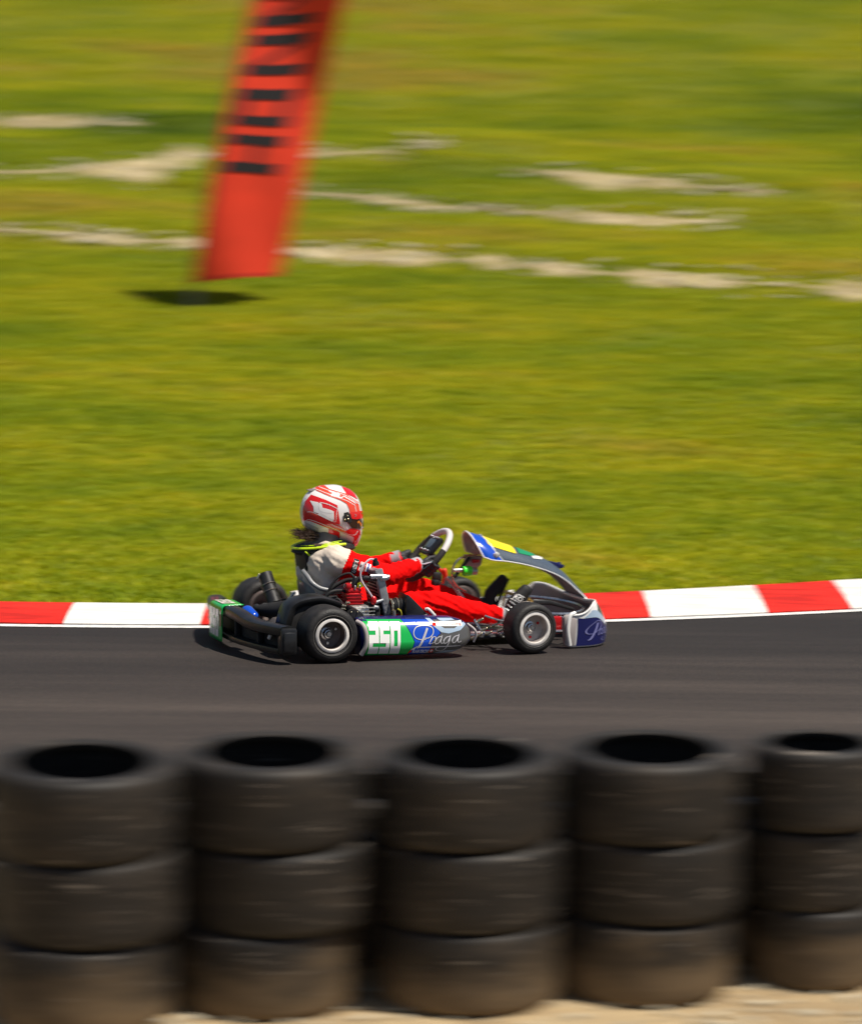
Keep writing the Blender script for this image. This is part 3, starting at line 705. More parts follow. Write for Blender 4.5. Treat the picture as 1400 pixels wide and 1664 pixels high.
def onpod(off):
    def f(px, py):
        x, z = px2(px, py); return (x, IR.y(x, z, -1, off), z)
    return f
decal('panel_print', [[(592, 1008.5), (600, 1009), (654, 1008.5), (658, 1014), (666, 1030), (671, 1043), (667, 1058), (662, 1064.5), (593, 1066), (596, 1045), (597, 1025)]], onpod(.0012), 'green', podr, 4)
decal('panel_print', [[(655, 1008.5), (690, 1008.5), (705, 1009), (712, 1020), (714, 1030), (700, 1042), (697, 1056), (690, 1063.5), (663, 1064.5), (668, 1057), (672, 1043), (667, 1030), (659, 1014)]], onpod(.0012), 'blue', podr, 4)
decal('panel_print', [[(706, 1009), (742, 1009), (758, 1014), (767, 1024), (768.5, 1036), (762, 1048), (748, 1057), (730, 1062), (691, 1063.5), (698, 1056), (701, 1042), (716, 1030), (714, 1020)]], onpod(.0012), 'carbon2', podr, 4)
decal('stripe_print', [[(695, 1006.8), (702, 1007), (709, 1014), (722, 1022), (738, 1022), (752, 1014), (757, 1013), (760, 1016), (748, 1025), (728, 1030), (716, 1028), (703, 1017)],
                       [(714, 1006.8), (738, 1007), (742, 1009.5), (722, 1011), (717, 1010)]], onpod(.0024), 'ice', podr, 3)
decal('stripe_print', [[(705, 1062.5), (722, 1058), (742, 1057), (750, 1055), (738, 1061), (722, 1063)]], onpod(.0024), 'ice', podr, 3)
decal('sponsor_print', [[(703.5, 1012.5), (754, 1010.5), (752, 1018.5), (704, 1018.5)]], onpod(.0030), 'white', podr, 3)
decal('sponsor_print', [[(703.5, 1013), (709.5, 1013), (709, 1018), (703, 1018)]], onpod(.0036), 'kerb_red', podr, 3)
# racing number
def digits(cells, x0, y0, w, h, gap, shear):
    P = []
    for i, rects in enumerate(cells):
        for a, b, c, d in rects:
            def q(u, v): return (x0+i*(w+gap)+u*w-shear*v, y0+v*h)
            P.append([q(a, b), q(c, b), q(c, d), q(a, d)])
    return P
D2 = [(0, 0, 1, .27), (.64, .27, 1, .40), (0, .40, 1, .65), (0, .65, .38, .77), (0, .77, 1, 1)]
D5 = [(0, 0, 1, .27), (0, .27, .36, .38), (0, .38, 1, .65), (.62, .65, 1, .77), (0, .77, 1, 1)]
D0 = [(0, 0, 1, .27), (0, .27, .34, .75), (.70, .27, 1, .75), (0, .75, 1, 1)]
decal('race_number', digits([D2, D5, D0], 600.5, 1011.5, 15.9, 51.5, 1.5, 4.0), onpod(.0030), 'white', podr, 4)
# script lettering on the panel
def sc_(L): return [(660+a/10, 980+b/10) for a, b in L]
ST = [([(340, 415), (270, 560), (195, 700), (150, 725)], 3.4), ([(300, 590), (210, 595), (130, 560), (112, 480), (165, 400), (280, 372), (385, 385), (432, 430), (420, 510), (355, 565), (285, 575)], 1.5),
      ([(405, 545), (380, 600), (345, 662)], 1.5), ([(385, 600), (425, 552), (465, 560), (450, 590)], 1.3), ([(345, 662), (390, 655), (440, 640)], 1.0),
      ([(560, 548), (500, 560), (450, 615), (455, 662), (510, 645), (555, 570)], 1.4), ([(570, 530), (535, 630), (560, 655), (600, 640)], 1.4),
      ([(695, 545), (635, 560), (590, 610), (598, 655), (645, 640), (690, 570)], 1.4), ([(705, 530), (655, 680), (590, 770), (500, 782), (460, 745), (510, 712)], 1.3),
      ([(835, 530), (775, 548), (730, 600), (738, 645), (785, 630), (830, 560)], 1.4), ([(850, 512), (818, 615), (840, 640), (880, 622)], 1.4), ([(170, 722), (400, 716), (875, 698)], 1.3)]
P = []
for L, w in ST: P += ribbon(sc_(L), w, 5)
decal('brand_lettering', P, onpod(.0034), 'silver', podr, 0)
V, F = text2d('KARTBOX', 669, 1062, 26, 5.6, 0, .25, -1); decal('small_lettering', [], onpod(.0034), 'white', podr, 0, (V, F))
V, F = text2d('SwissRacing', 711, 1017.6, 40, 5.0, 0, .1, -1); decal('small_lettering', [], onpod(.0040), mat('pale_red_print', (.55, .22, .20), .5), podr, 0, (V, F))
decal('flag_print', [[(697, 1055.5), (703, 1055), (702, 1061), (696, 1061.5)]], onpod(.0036), 'kerb_red', podr, 0)
decal('flag_print', [[(664, 1058), (668, 1055), (667, 1060), (661, 1064)]], onpod(.0036), 'kerb_red', podr, 0)
decal('flag_cross', [[(699, 1056), (700.4, 1056), (699.8, 1060.4), (698.6, 1060.4)], [(697, 1057.5), (702, 1057.2), (701.8, 1058.6), (696.8, 1058.9)]], onpod(.0042), 'white', podr, 0)
decal('flag_print', [[(668, 1054), (676, 1050), (671, 1056.5), (665, 1057)]], onpod(.0042), 'white', podr, 0)
tube(G(), [(px2(585, 1010)[0], -.60, .195), (px2(590, 1016)[0], -.655, .18), (px2(593, 1030)[0], -.672, .13), (px2(592, 1048)[0], -.67, .08), (px2(586, 1064)[0], -.655, .035)], .012, 12, 5).put('pod_end_trim', 'inner', kart)
tube(G(), [(.195, -.60, .165), (.222, -.63, .14), (.232, -.63, .11), (.222, -.62, .075)], .006, 8, 4).put('pod_edge', 'inner', kart)
# --- nose cone: bumper shell that wraps the front, grey inside
def nose_pt(t, k):                                  # t -1..1 across, k 0..1 from the bottom lip to the top edge
    a = abs(t); s = math.copysign(1, t)
    y = s*.47*math.sin(a*math.pi/2)**.95 if a < 1 else s*.47
    xf = .80+.288*math.cos(a*math.pi/2)**.62
    topz = .172+.060*sm(1.0, .72, a)-.022*sm(.6, .1, a); z = .006+k*(topz-.006)
    bow = .035*math.sin(min(1, k*1.05)*math.pi*.5+.3)-.11*k*k*(1-a**2)
    return Vector((xf+bow*(1-.6*a**4), y, z))
V, F = [], []; NT, NK = 60, 14
for i in range(NT+1):
    for j in range(NK+1): V.append(nose_pt(-1+2*i/NT, j/NK))
for i in range(NT):
    for j in range(NK): p = i*(NK+1)+j; F.append([p, p+NK+1, p+NK+2, p+1])
me = geo(V, F); me.materials.append(M['white']); me.materials.append(M['inner'])
o = link('nose_cone', me, [], kart); nose = o
tube(G(), [nose_pt(-1+i/40, 1)+Vector((-.004, 0, -.002)) for i in range(0, 81)], .006, 8, 1).put('nose_lip', 'white', nose)
s_ = o.modifiers.new('s', 'SOLIDIFY'); s_.thickness = .012; s_.offset = -1; s_.material_offset = 1
# rounded grey white cheek at each end
for s in (-1, 1):
    g = G(); tube(g, [(.80, s*.47, .015), (.787, s*.475, .09), (.80, s*.47, .165), (.83, s*.462, .182)], .011, 10, 5); g.put('nose_edge', 'white', kart)
g = G(); V, F = [], []
prism(g, [(.775, .010), (.80, .003), (.835, .008), (.845, .15), (.825, .172), (.78, .172), (.768, .15)], -.472, -.425, .012); split(g, 'nose_cheek', 'inner', kart)
def onnose(off):
    def f(t, k):
        e = 1e-3; p = nose_pt(t, k); n = (nose_pt(t+e, k)-nose_pt(t-e, k)).cross(nose_pt(t, min(1, k+e))-nose_pt(t, k-e)).normalized()
        if n.x < 0 or (n.x < .2 and n.y*t < 0): n = -n
        return p+n*off
    return f
decal('panel_print', [[(-.985, .03), (-.15, .03), (-.15, .30), (-.45, .36), (-.65, .50), (-.80, .68), (-.985, .90)]], onnose(.002), 'navy', nose, .04)
decal('panel_print', [[(.12, .03), (.985, .03), (.985, .90), (.70, .62), (.45, .42), (.12, .25)]], onnose(.002), 'navy', nose, .04)
decal('panel_print', [[(-.74, .80), (-.60, .62), (-.40, .50), (.40, .50), (.60, .62), (.74, .80), (.66, .96), (-.66, .96)]], onnose(.002), 'carbon', nose, .04)
decal('stripe_print', [[(-.95, .87), (-.80, .69), (-.65, .51), (-.45, .37), (-.15, .31), (-.15, .42), (-.42, .49), (-.61, .62), (-.75, .80), (-.85, .93)]], onnose(.003), 'ice', nose, .04)
P = []
for L, w in ST[:-1]: P += ribbon([(-.93+(a-110)/780*.50, .10+(790-b)/420*.50) for a, b in L], w*.0085, 4)
decal('brand_lettering', P, onnose(.004), mat('lilac_lettering', (.20, .20, .42), .4), nose, 0)
# bumper bars behind the nose
g = G()
for z in (.075, .165): tube(g, [(.62, -.13, z*.9), (.70, -.30, z), (.76, -.36, z), (.86, -.36, z), (.98, -.20, z), (1.02, 0, z), (.98, .20, z), (.86, .36, z), (.76, .36, z), (.70, .30, z), (.62, .13, z*.9)], .009, 8, 4)
split(g, 'front_bumper', 'steel', kart)
g = G(); box(g, (.79, -.30, .10), (.05, .03, .09), .006); box(g, (.79, .30, .10), (.05, .03, .09), .006); split(g, 'bumper_clamp', 'red_metal', kart)
prism(G(), [(.66, .19), (.70, .225), (.80, .215), (.93, .17), (.93, .155), (.80, .19), (.71, .195)], -.20, -.17, .006).put('side_bracket', 'satin', kart)
prism(G(), [(.60, .195), (.63, .212), (.69, .212), (.72, .195), (.70, .180), (.62, .182)], -.26, -.16, .008).put('front_cover', 'inner', kart)
# --- steering fairing (front number panel)
ST_ = [  # x, z, half width, side drop, curl
    (.395, .565, .135, .120), (.44, .553, .145, .118), (.50, .532, .145, .105), (.58, .503, .135, .085), (.70, .463, .125, .070), (.82, .415, .115, .060), (.905, .362, .112, .050), (.965, .302, .125, .042), (1.012, .245, .15, .032), (1.035, .205, .18, .02), (1.065, .155, .20, .01)]
def fair(u, v):                                     # u 0..1 along, v -1..1 across
    q = u*(len(ST_)-1); i = min(int(q), len(ST_)-2); f = q-i
    P = [ST_[max(0, min(len(ST_)-1, i+d))] for d in (-1, 0, 1, 2)]
    c = [.5*(2*P[1][k]+(P[2][k]-P[0][k])*f+(2*P[0][k]-5*P[1][k]+4*P[2][k]-P[3][k])*f*f+(3*P[1][k]-P[0][k]-3*P[2][k]+P[3][k])*f**3) for k in range(4)]
    x, z, w, d = c; a = abs(v); s = 1 if v >= 0 else -1
    back = .05*a*a*(1-sm(0, .25, u))
    return Vector((x+back+.0*a, s*w*math.sin(a*1.35)/math.sin(1.35)*1.0, z-d*(1-math.cos(a*1.35))/(1-math.cos(1.35))))
V, F = [], []; NU, NV = 60, 24
for i in range(NU+1):
    for j in range(NV+1): V.append(fair(i/NU, -1+2*j/NV))
for i in range(NU):
    for j in range(NV): p = i*(NV+1)+j; F.append([p, p+NV+1, p+NV+2, p+1])
me = geo(V, F); me.materials.append(M['carbon']); me.materials.append(M['inner']); fp = link('front_panel', me, [], kart)
s_ = fp.modifiers.new('s', 'SOLIDIFY'); s_.thickness = .005; s_.offset = -1; s_.material_offset = 1
def onfair(off):
    def f(u, v):
        u = min(max(u, 1e-3), .999); e = 1e-3; p = fair(u, v); n = (fair(u+e, v)-fair(u-e, v)).cross(fair(u, v+e)-fair(u, v-e)).normalized()
        if n.z < 0: n = -n
        return p+n*off
    return f
decal('panel_print', [[(.0, -1), (.27, -1), (.22, -.75), (.19, -.5), (.16, -.28), (.155, 0), (.155, .9), (0, .9)]], onfair(.0015), 'blue', fp, .04)
decal('number_panel', [[(.165, -.50), (.18, -.56), (.35, -.62), (.345, .45), (.16, .45)]], onfair(.0030), 'yellow', fp, .04)
decal('panel_print', [[(.365, -.55), (.42, -.50), (.45, -.30), (.44, .1), (.37, .1)]], onfair(.0025), mat('dark_green_print', (.01, .25, .10), .4), fp, .04)
decal('panel_print', [[(.43, -.60), (.475, -.45), (.49, -.15), (.47, -.2), (.425, -.48)]], onfair(.0025), 'white', fp, .04)
decal('panel_print', [[(.70, .7), (.68, .1), (.72, -.2), (.80, -.45), (.88, -.62), (.99, -.70), (.99, .7)]], onfair(.0020), 'navy', fp, .04)
decal('stripe_print', [[(.90, -.52), (.99, -.62), (.99, -.35), (.92, -.30)]], onfair(.0028), 'ice', fp, .04)
g = G()
tube(g, [fair(i/40, -1) for i in range(41)], .0035, 6, 1); tube(g, [fair(i/40, 1) for i in range(41)], .0035, 6, 1); tube(g, [fair(0, -1+i/12) for i in range(25)], .005, 6, 1)
tube(g, [onfair(.002)(u, v) for u, v in ((.27, -1), (.22, -.75), (.19, -.5), (.16, -.28), (.15, .1), (.155, .9))], .0028, 6, 3)
g.put('panel_edge', 'white', fp)
g = G(); box(g, (0, 0, 0), (.05, .006, .02), .002, Matrix.Rotation(R_(-8), 3, 'Y')); o = g.put('winglet', 'navy', fp); o.location = (.90, -.0, .378)
g = G(); prism(g, [(.84, .402), (.90, .388), (.935, .375), (.925, .362), (.90, .360)], -.035, .035, .003); g.put('panel_fin', 'navy', fp)
q = onfair(.004)(.215, -.86); g = G(); lathe(g, [(0, .006), (.008, .006), (.014, .003), (.018, 0), (.018, -.004), (0, -.004)], 24, 'y'); o = g.put('fixing_screw', 'white', fp); o.location = q; o.rotation_euler = (R_(30), 0, 0)
for v in o.data.vertices: v.co.y = -v.co.y
g = G(); lathe(g, [(0, -.010), (.006, -.010), (.007, -.006), (.007, 0)], 12, 'y'); o = g.put('fixing_screw', 'steel', fp); o.location = q; o.rotation_euler = (R_(30), 0, 0)
# brackets below the fairing
tube(G(), [(.43, .02, .44), (.36, .0, .36), (.33, -.01, .33)], .010, 8).put('panel_stay', 'black', kart)
prism(G(), [(.40, .44), (.50, .43), (.49, .385), (.45, .355), (.41, .37)], .02, .06, .006).put('panel_bracket', 'inner', kart)
prism(G(), [(.43, .418), (.475, .415), (.47, .400), (.435, .398)], .0, .018, .003).put('red_tab', 'red_metal', kart)
g = G(); lathe(g, [(0, -.024), (.024, -.022), (.026, -.016), (.026, .016), (.022, .024), (0, .024)], 20, 'x', (.385, -.05, .365)); g.put('green_cap', 'lime', kart)
g = G(); lathe(g, [(0, -.012), (.020, -.012), (.020, .018), (0, .018)], 16, 'x', (.42, -.05, .363)); lathe(g, [(0, -.03), (.010, -.03), (.012, .02), (0, .02)], 12, 'x', (.345, -.04, .368)); split(g, 'cap_fitting', 'alu', kart)
tube(G(), [(.46, .0, .44), (.39, -.01, .435), (.345, -.02, .42), (.318, -.02, .38), (.315, -.02, .33), (.34, -.02, .285), (.39, -.02, .255)], .0065, 8, 5).put('support_rod', 'brass', kart)
# --- steering wheel
WC = Vector((.182, 0, .445)); WU = Vector((.66, 0, .75)).normalized(); WL = Vector((0, 1, 0)); TW = R_(14)
A_, B_ = WL*math.cos(TW)+WU*math.sin(TW), WU*math.cos(TW)-WL*math.sin(TW)
WN = A_.cross(B_).normalized()                      # rim plane normal
if WN.x > 0: WN = -WN                               # towards the driver
def rimpt(deg, k=1.0):
    a = R_(deg); r = .165*k
    x = r*math.sin(a); y = r*math.cos(a)
    if y < 0: y *= .93
    return WC-A_*x+B_*y                             # deg clockwise from the top, near side at 90
def arc(g, d0, d1, r, seg=12):
    n = max(4, int(abs(d1-d0)/8)); return tube(g, [rimpt(d0+(d1-d0)*i/n) for i in range(n+1)], r, seg, 1)
sw = arc(G(), -58, 58, .0165).put('steering_wheel', 'wheel_grey', kart)
arc(G(), 57, 303, .0172).put('rim_grip', 'grip', sw)
g = G()
for d in (90, 270, 180): tube(g, [WC-WN*.02, rimpt(d, .55)-WN*.018, rimpt(d, .98)], .009, 8, 4)
split(g, 'spoke', 'black', sw)
rot = Matrix((WU, WL, WN)).transposed()
if rot.determinant() < 0: rot = Matrix((WU, -WL, WN)).transposed()
g = G(); box(g, WC+WU*.055+WN*.012, (.115, .135, .034), .014, rot); dsp = g.put('display', 'black', sw)
g = G(); box(g, WC+WU*.060+WN*.0305, (.055, .085, .004), .001, rot); g.put('display_screen', 'screen', sw)
g = G()
for a, b in ((.10, -.05), (.10, .05), (.015, -.05), (.015, .05), (.10, 0), (.015, 0)): capsule(g, WC+WU*a+WL*b+WN*.029, WC+WU*a+WL*b+WN*.034, .006, .005, 10)
split(g, 'display_button', 'steel', sw)
tube(G(), [WC-WN*.03, (.34, 0, .27), (.44, 0, .12)], .010, 10).put('steering_column', 'steel', kart)
lathe(G(), [(0, -.02), (.035, -.02), (.035, .01), (0, .01)], 20).put('steering_hub', 'gold', kart).matrix_local = Matrix.Translation(WC-WN*.03) @ WN.to_track_quat('Z', 'Y').to_matrix().to_4x4()
g = G(); box(g, (.255, .06, .325), (.05, .05, .045), .01); box(g, (.235, .02, .30), (.035, .06, .03), .008); split(g, 'gearbox_linkage', 'satin', kart)
g = G(); tube(g, [(.225, -.05, .385), (.25, -.045, .365), (.262, -.04, .335), (.255, -.035, .30)], .008, 8, 4); capsule(g, (.262, -.05, .37), (.268, -.05, .345), .014, .012, 10); split(g, 'orange_lever', 'h_orange', kart)
# --- front steering gear and pedals
g = G()
for s in (-1, 1):
    tube(g, [(.44, s*.03, .09), (.47, s*.42, .12)], .007, 8); box(g, (.53, s*.455, .125), (.05, .04, .09), .008); tube(g, [(.545, s*.44, .129), (.545, s*.52, .129)], .012, 10)
split(g, 'tie_rod', 'steel', kart)
g = G(); tube(g, [(.40, -.26, .06), (.44, -.42, .07), (.30, -.40, .065)], .012, 8, 4); g.put('axle_carrier', 'satin', kart)
g = G()
for x, y, z in ((.31, -.42, .075), (.345, -.40, .10), (.36, -.43, .085), (.40, -.40, .12), (.33, -.38, .145), (.42, -.44, .10), (.29, -.40, .06)): capsule(g, (x, y, z), (x+.022, y-.01, z+.012), .009, .006, 10)
split(g, 'joint_bolt', 'brass', kart)
tube(G(), [(.31, -.38, .155), (.34, -.40, .10), (.375, -.42, .075)], .006, 8).put('brake_rod', 'steel', kart)
tube(G(), [(.36, -.40, .175), (.42, -.42, .155), (.47, -.43, .145)], .005, 8).put('brake_line', 'steel', kart)
for s in (-1, 1):
    g = G(); tube(g, [(.66, s*.17, .06), (.665, s*.17, .16), (.69, s*.165, .23)], .007, 8, 4); tube(g, [(.69, s*.20, .215), (.69, s*.10, .215)], .008, 8); g.put('pedal', 'gold', kart)
# --- engine on the near side
g = G(); box(g, (-.345, -.375, .205), (.15, .14, .10), .018); box(g, (-.36, -.445, .20), (.09, .03, .085), .012); tube(g, [(-.40, -.40, .23), (-.47, -.40, .24)], .022, 14)
for k in range(5): box(g, (-.33, -.375, .170+k*.018), (.168, .15, .004), .001)
eng = g.put('engine', 'alu', kart)
g = G(); box(g, (-.345, -.375, .285), (.080, .095, .07), .016)
for k in range(4): box(g, (-.345, -.375, .262+k*.016), (.090, .106, .005), .001)
box(g, (-.345, -.375, .328), (.075, .09, .022), .01); box(g, (-.375, -.40, .35), (.03, .04, .03), .008); g.put('cylinder_head', 'red_metal', eng)
g = G()
for a, b in ((-.03, -.03), (.03, -.03), (-.03, .03), (.03, .03), (0, -.045)): capsule(g, (-.345+a, -.375+b, .338), (-.345+a, -.375+b, .350), .006, .006, 8)
split(g, 'head_bolt', 'steel', eng)
capsule(G(), (-.335, -.375, .345), (-.33, -.375, .385), .017, .013, 14).put('spark_plug_cap', 'satin', eng)
tube(G(), [(-.33, -.375, .385), (-.36, -.36, .41), (-.42, -.34, .38), (-.47, -.33, .30)], .006, 8).put('ignition_lead', 'matte', eng)
g = G(); lathe(g, [(0, -.03), (.042, -.03), (.045, -.02), (.045, .0), (0, .0)], 28, 'y', (-.37, -.455, .20)); g.put('clutch_cover', 'satin', eng)
g = G()
for k in range(6): a = k*math.pi/3; capsule(g, (-.37+.033*math.cos(a), -.486, .20+.033*math.sin(a)), (-.37+.033*math.cos(a), -.491, .20+.033*math.sin(a)), .004, .004, 8)
for x, z in ((-.43, .245), (-.44, .225), (-.425, .26), (-.295, .18), (-.30, .225), (-.405, .275)): capsule(g, (x, -.47, z), (x+.012, -.475, z), .007, .006, 8)
split(g, 'cover_bolt', 'brass', eng)
g = G(); tube(g, [(-.27, -.40, .235), (-.215, -.41, .235)], .026, 16); box(g, (-.235, -.40, .205), (.05, .06, .07), .01); split(g, 'carburettor', 'matte', eng)
tube(G(), [(-.28, -.40, .25), (-.20, -.36, .235), (-.16, -.40, .23)], .02, 12).put('reed_housing', 'satin', eng)
g = G(); tube(g, [(-.30, -.34, .37), (-.36, -.30, .365), (-.44, -.28, .31), (-.46, -.27, .22)], .011, 10, 5); g.put('water_hose', 'matte', kart)
g = G(); tube(g, [(-.34, -.37, .36), (-.30, -.38, .385), (-.255, -.40, .385), (-.22, -.42, .385)], .014, 12, 5); g.put('water_hose', 'satin', kart)
g = G(); tube(g, [(-.50, -.36, .26), (-.46, -.38, .32), (-.38, -.37, .32), (-.36, -.40, .28)], .008, 8, 5); tube(g, [(-.48, -.37, .22), (-.44, -.42, .29), (-.40, -.44, .24)], .006, 8, 5); split(g, 'cable', 'matte', kart)
capsule(G(), (-.505, -.33, .268), (-.485, -.33, .285), .010, .010, 10).put('red_connector', 'red_metal', kart)
# radiator leaning back
RT, RB = Vector((-.225, 0, .435)), Vector((-.168, 0, .185)); d = (RT-RB).normalized(); nx = Vector((d.z, 0, -d.x))
rot = Matrix((nx, Vector((0, 1, 0)), d)).transposed(); rc = (RT+RB)/2
g = G(); box(g, rc+Vector((0, -.30, 0)), (.034, .20, .235), .003, rot); rad = g.put('radiator', 'fins', kart)
g = G(); box(g, rc+Vector((0, -.418, 0))+nx*.002, (.042, .032, .255), .006, rot); box(g, rc+Vector((0, -.19, 0)), (.04, .025, .25), .006, rot); box(g, rc+d*.112+Vector((0, -.30, 0)), (.036, .22, .018), .004, rot); split(g, 'radiator_tank', 'alu_grey', rad)
g = G()
for k in range(12): box(g, rc+d*(-.10+k*.018)+Vector((0, -.30, 0))-nx*.0185, (.002, .19, .004), 0, rot)
split(g, 'cooling_fin', 'alu', rad)
g = G(); tube(g, [rc+d*.09+Vector((-.05, -.425, 0)), rc+d*.09+Vector((0, -.428, 0)), rc+d*.085+Vector((.045, -.43, 0))], .014, 12, 4); capsule(g, rc+d*.08+Vector((.01, -.437, 0)), rc+d*.08+Vector((.035, -.437, .004)), .015, .013, 12); split(g, 'radiator_outlet', 'steel', rad)
g = G(); c = RT+d*.006+Vector((-.004, -.41, .012)); tube(g, [c, c+d*.018], .018, 16); tube(g, [c+d*.016, c+d*.036], .013, 16); g.put('radiator_cap', 'matte', rad)
V, F = text2d('KE', 0, 0, .07, .022, math.pi/2)
decal('embossed_text', [], lambda u, v: tuple(RB+d*(.03+v)+Vector((0, -.4355, 0))+nx*(.008+u)), mat('tank_letter', (.2, .2, .21), .5), rad, 0, (V, F))
tube(G(), [c+d*.03, c+Vector((-.045, -.015, .03)), c+Vector((-.085, -.02, -.015)), c+Vector((-.085, -.02, -.07)), c+Vector((-.045, -.02, -.13)), c+Vector((-.02, -.02, -.165))], .0055, 8, 6).put('overflow_hose', 'hose', kart)
g = G(); p = c+Vector((-.018, -.02, -.175)); capsule(g, p+Vector((0, 0, .008)), p-Vector((0, 0, .008)), .015, .015, 12); g.put('hose_fitting', 'red_metal', kart)
g = G(); tube(g, [p+Vector((.0, 0, -.014)), p+Vector((.035, 0, -.005)), p+Vector((.05, 0, .0))], .009, 10); capsule(g, p+Vector((.005, -.002, -.035)), p+Vector((.018, -.002, -.038)), .011, .011, 12); split(g, 'hose_elbow', 'alu_grey', kart)
g = G(); box(g, (-.24, -.35, .19), (.08, .10, .05), .012); box(g, (-.21, -.33, .155), (.14, .2, .03), .01); split(g, 'engine_mount', 'matte', kart)
# intake and air box
g = G()
for k in range(6): ring_tube(g, (-.142+k*.011, -.43, .245), (1, 0, 0), .034+.003*(k % 2), .006, 24, 8)
tube(g, [(-.15, -.43, .245), (-.07, -.43, .25)], .033, 20); g.put('intake_bellows', 'satin', kart)
g = G(); ring_tube(g, (-.158, -.43, .243), (1, 0, 0), .037, .0065, 24, 8); ring_tube(g, (-.128, -.43, .247), (1, 0, 0), .0395, .0035, 24, 8); split(g, 'clamp_ring', 'brass', kart)
tube(G(), [(-.135, -.47, .235), (-.118, -.475, .222), (-.113, -.475, .19), (-.115, -.47, .17)], .005, 8, 4).put('yellow_hose', mat('yellow_hose', (.35, .30, .02), .4), kart)
tube(G(), [(-.155, -.475, .23), (-.152, -.475, .18)], .010, 8).put('intake_stub', 'brass', kart)
g = G(); prism(g, [(-.100, .190), (-.098, .290), (-.090, .306), (-.082, .306), (-.03, .255), (.018, .205), (.016, .185), (-.095, .182)], -.50, -.36, .006); ab = g.put('air_box', 'black', kart)
g = G(); prism(g, [(-.050, .188), (.015, .212), (.05, .186), (.05, .178), (-.05, .18)], -.51, -.40, .004); g.put('air_box_base', mat('grey_plastic', (.14, .125, .12), .5), ab)
tube(G(), [(.005, -.50, .232), (.018, -.51, .234), (.045, -.52, .205), (.065, -.525, .178)], .0075, 8, 4).put('pod_support', 'rim', kart)
# --- rear wheel guard by the engine
path = [(-.735, .06), (-.737, .125), (-.722, .20), (-.700, .258), (-.66, .288), (-.60, .303), (-.53, .306), (-.47, .29), (-.40, .262), (-.325, .222), (-.31, .19)]
P = catmull([(x, 0, z) for x, z in path], 4); V, F = [], []
prof = [(-.47, -.035), (-.47, -.004), (-.455, .004), (-.44, -.004), (-.425, .004), (-.33, .004), (-.30, -.004), (-.30, -.03)]
for i, q in enumerate(P):
    t = (P[min(i+1, len(P)-1)]-P[max(i-1, 0)]).normalized(); n_ = Vector((-t.z, 0, t.x))
    if n_.dot(q-Vector((-.53, 0, .1))) < 0: n_ = -n_
    for y, h in prof: V.append(Vector((q.x, y, q.z))+n_*h)
k = len(prof)
for i in range(len(P)-1):
    for j in range(k-1): F.append([i*k+j, (i+1)*k+j, (i+1)*k+j+1, i*k+j+1])
o = G().add(V, F).put('wheel_guard', 'black', kart, sharp=30); s_ = o.modifiers.new('s', 'SOLIDIFY'); s_.thickness = .005
prism(G(), [(-.72, .06), (-.72, .20), (-.69, .26), (-.64, .285), (-.53, .293), (-.45, .272), (-.34, .215), (-.34, .16), (-.40, .10), (-.5, .06)], -.46, -.452, .002).put('guard_plate', 'matte', kart)
# --- rear bumper
def bx_(y): a = min(1, abs(y)/.66); return -.765-.115*(1-a**2.2)
def rail(g, z0f, rz, rx, y0=-.655, y1=.645, n=36):
    V, F = [], []; S_ = 12
    for i in range(n+1):
        y = y0+(y1-y0)*i/n; x = bx_(y); z = z0f(y)
        for k_ in range(S_):
            a = 2*math.pi*k_/S_; c_, s__ = math.cos(a), math.sin(a)
            V.append((x+rx*math.copysign(abs(c_)**.6, c_), y, z+rz*math.copysign(abs(s__)**.6, s__)))
    for i in range(n):
        for k_ in range(S_): F.append([i*S_+k_, i*S_+(k_+1) % S_, (i+1)*S_+(k_+1) % S_, (i+1)*S_+k_])
    F.append(list(range(S_))); F.append([n*S_+k_ for k_ in range(S_)][::-1]); g.add(V, F)
hump = lambda y: .030*math.exp(-((y-.02)/.30)**4)
g = G(); rail(g, lambda y: .163+hump(y), .029, .043); rb = g.put('rear_bumper', 'black', kart)
g = G(); rail(g, lambda y: .062, .018, .030, -.62, .62); g.put('lower_rail', 'black', rb)
g = G()
V, F = [], []
for i in range(31):
    y = -.60+1.2*i/30; V += [(bx_(y)+.022, y, .055), (bx_(y)+.022, y, .165), (bx_(y)+.034, y, .165), (bx_(y)+.034, y, .055)]
for i in range(30): F += [[i*4+j, i*4+4+j, i*4+4+(j+1) % 4, i*4+(j+1) % 4] for j in range(4)]
G().add(V, F).put('void_shade_sheet', 'matte', rb)  # dark sheet added as painted shade for the open void between the rails
for y in (-.40, -.12, .30, .50): box(g, (bx_(y)+.005, y, .112), (.03, .025, .10), .006)
split(g, 'bumper_web', 'matte', rb)
for s in (-1, 1):
    g = G(); box(g, (-.765, s*.635, .115), (.085, .075, .135), .014); box(g, (-.765, s*.678, .112), (.062, .014, .10), .006); g.put('bumper_end', 'black', rb)
g = G(); box(g, (-.70, -.34, .115), (.10, .04, .05), .008); box(g, (-.70, .34, .115), (.10, .04, .05), .008); split(g, 'bumper_mount', 'matte', rb)
g = G(); capsule(g, (-.812, -.50, .13), (-.818, -.50, .115), .010, .010, 10); g.put('fixing_bolt', 'rim', rb)
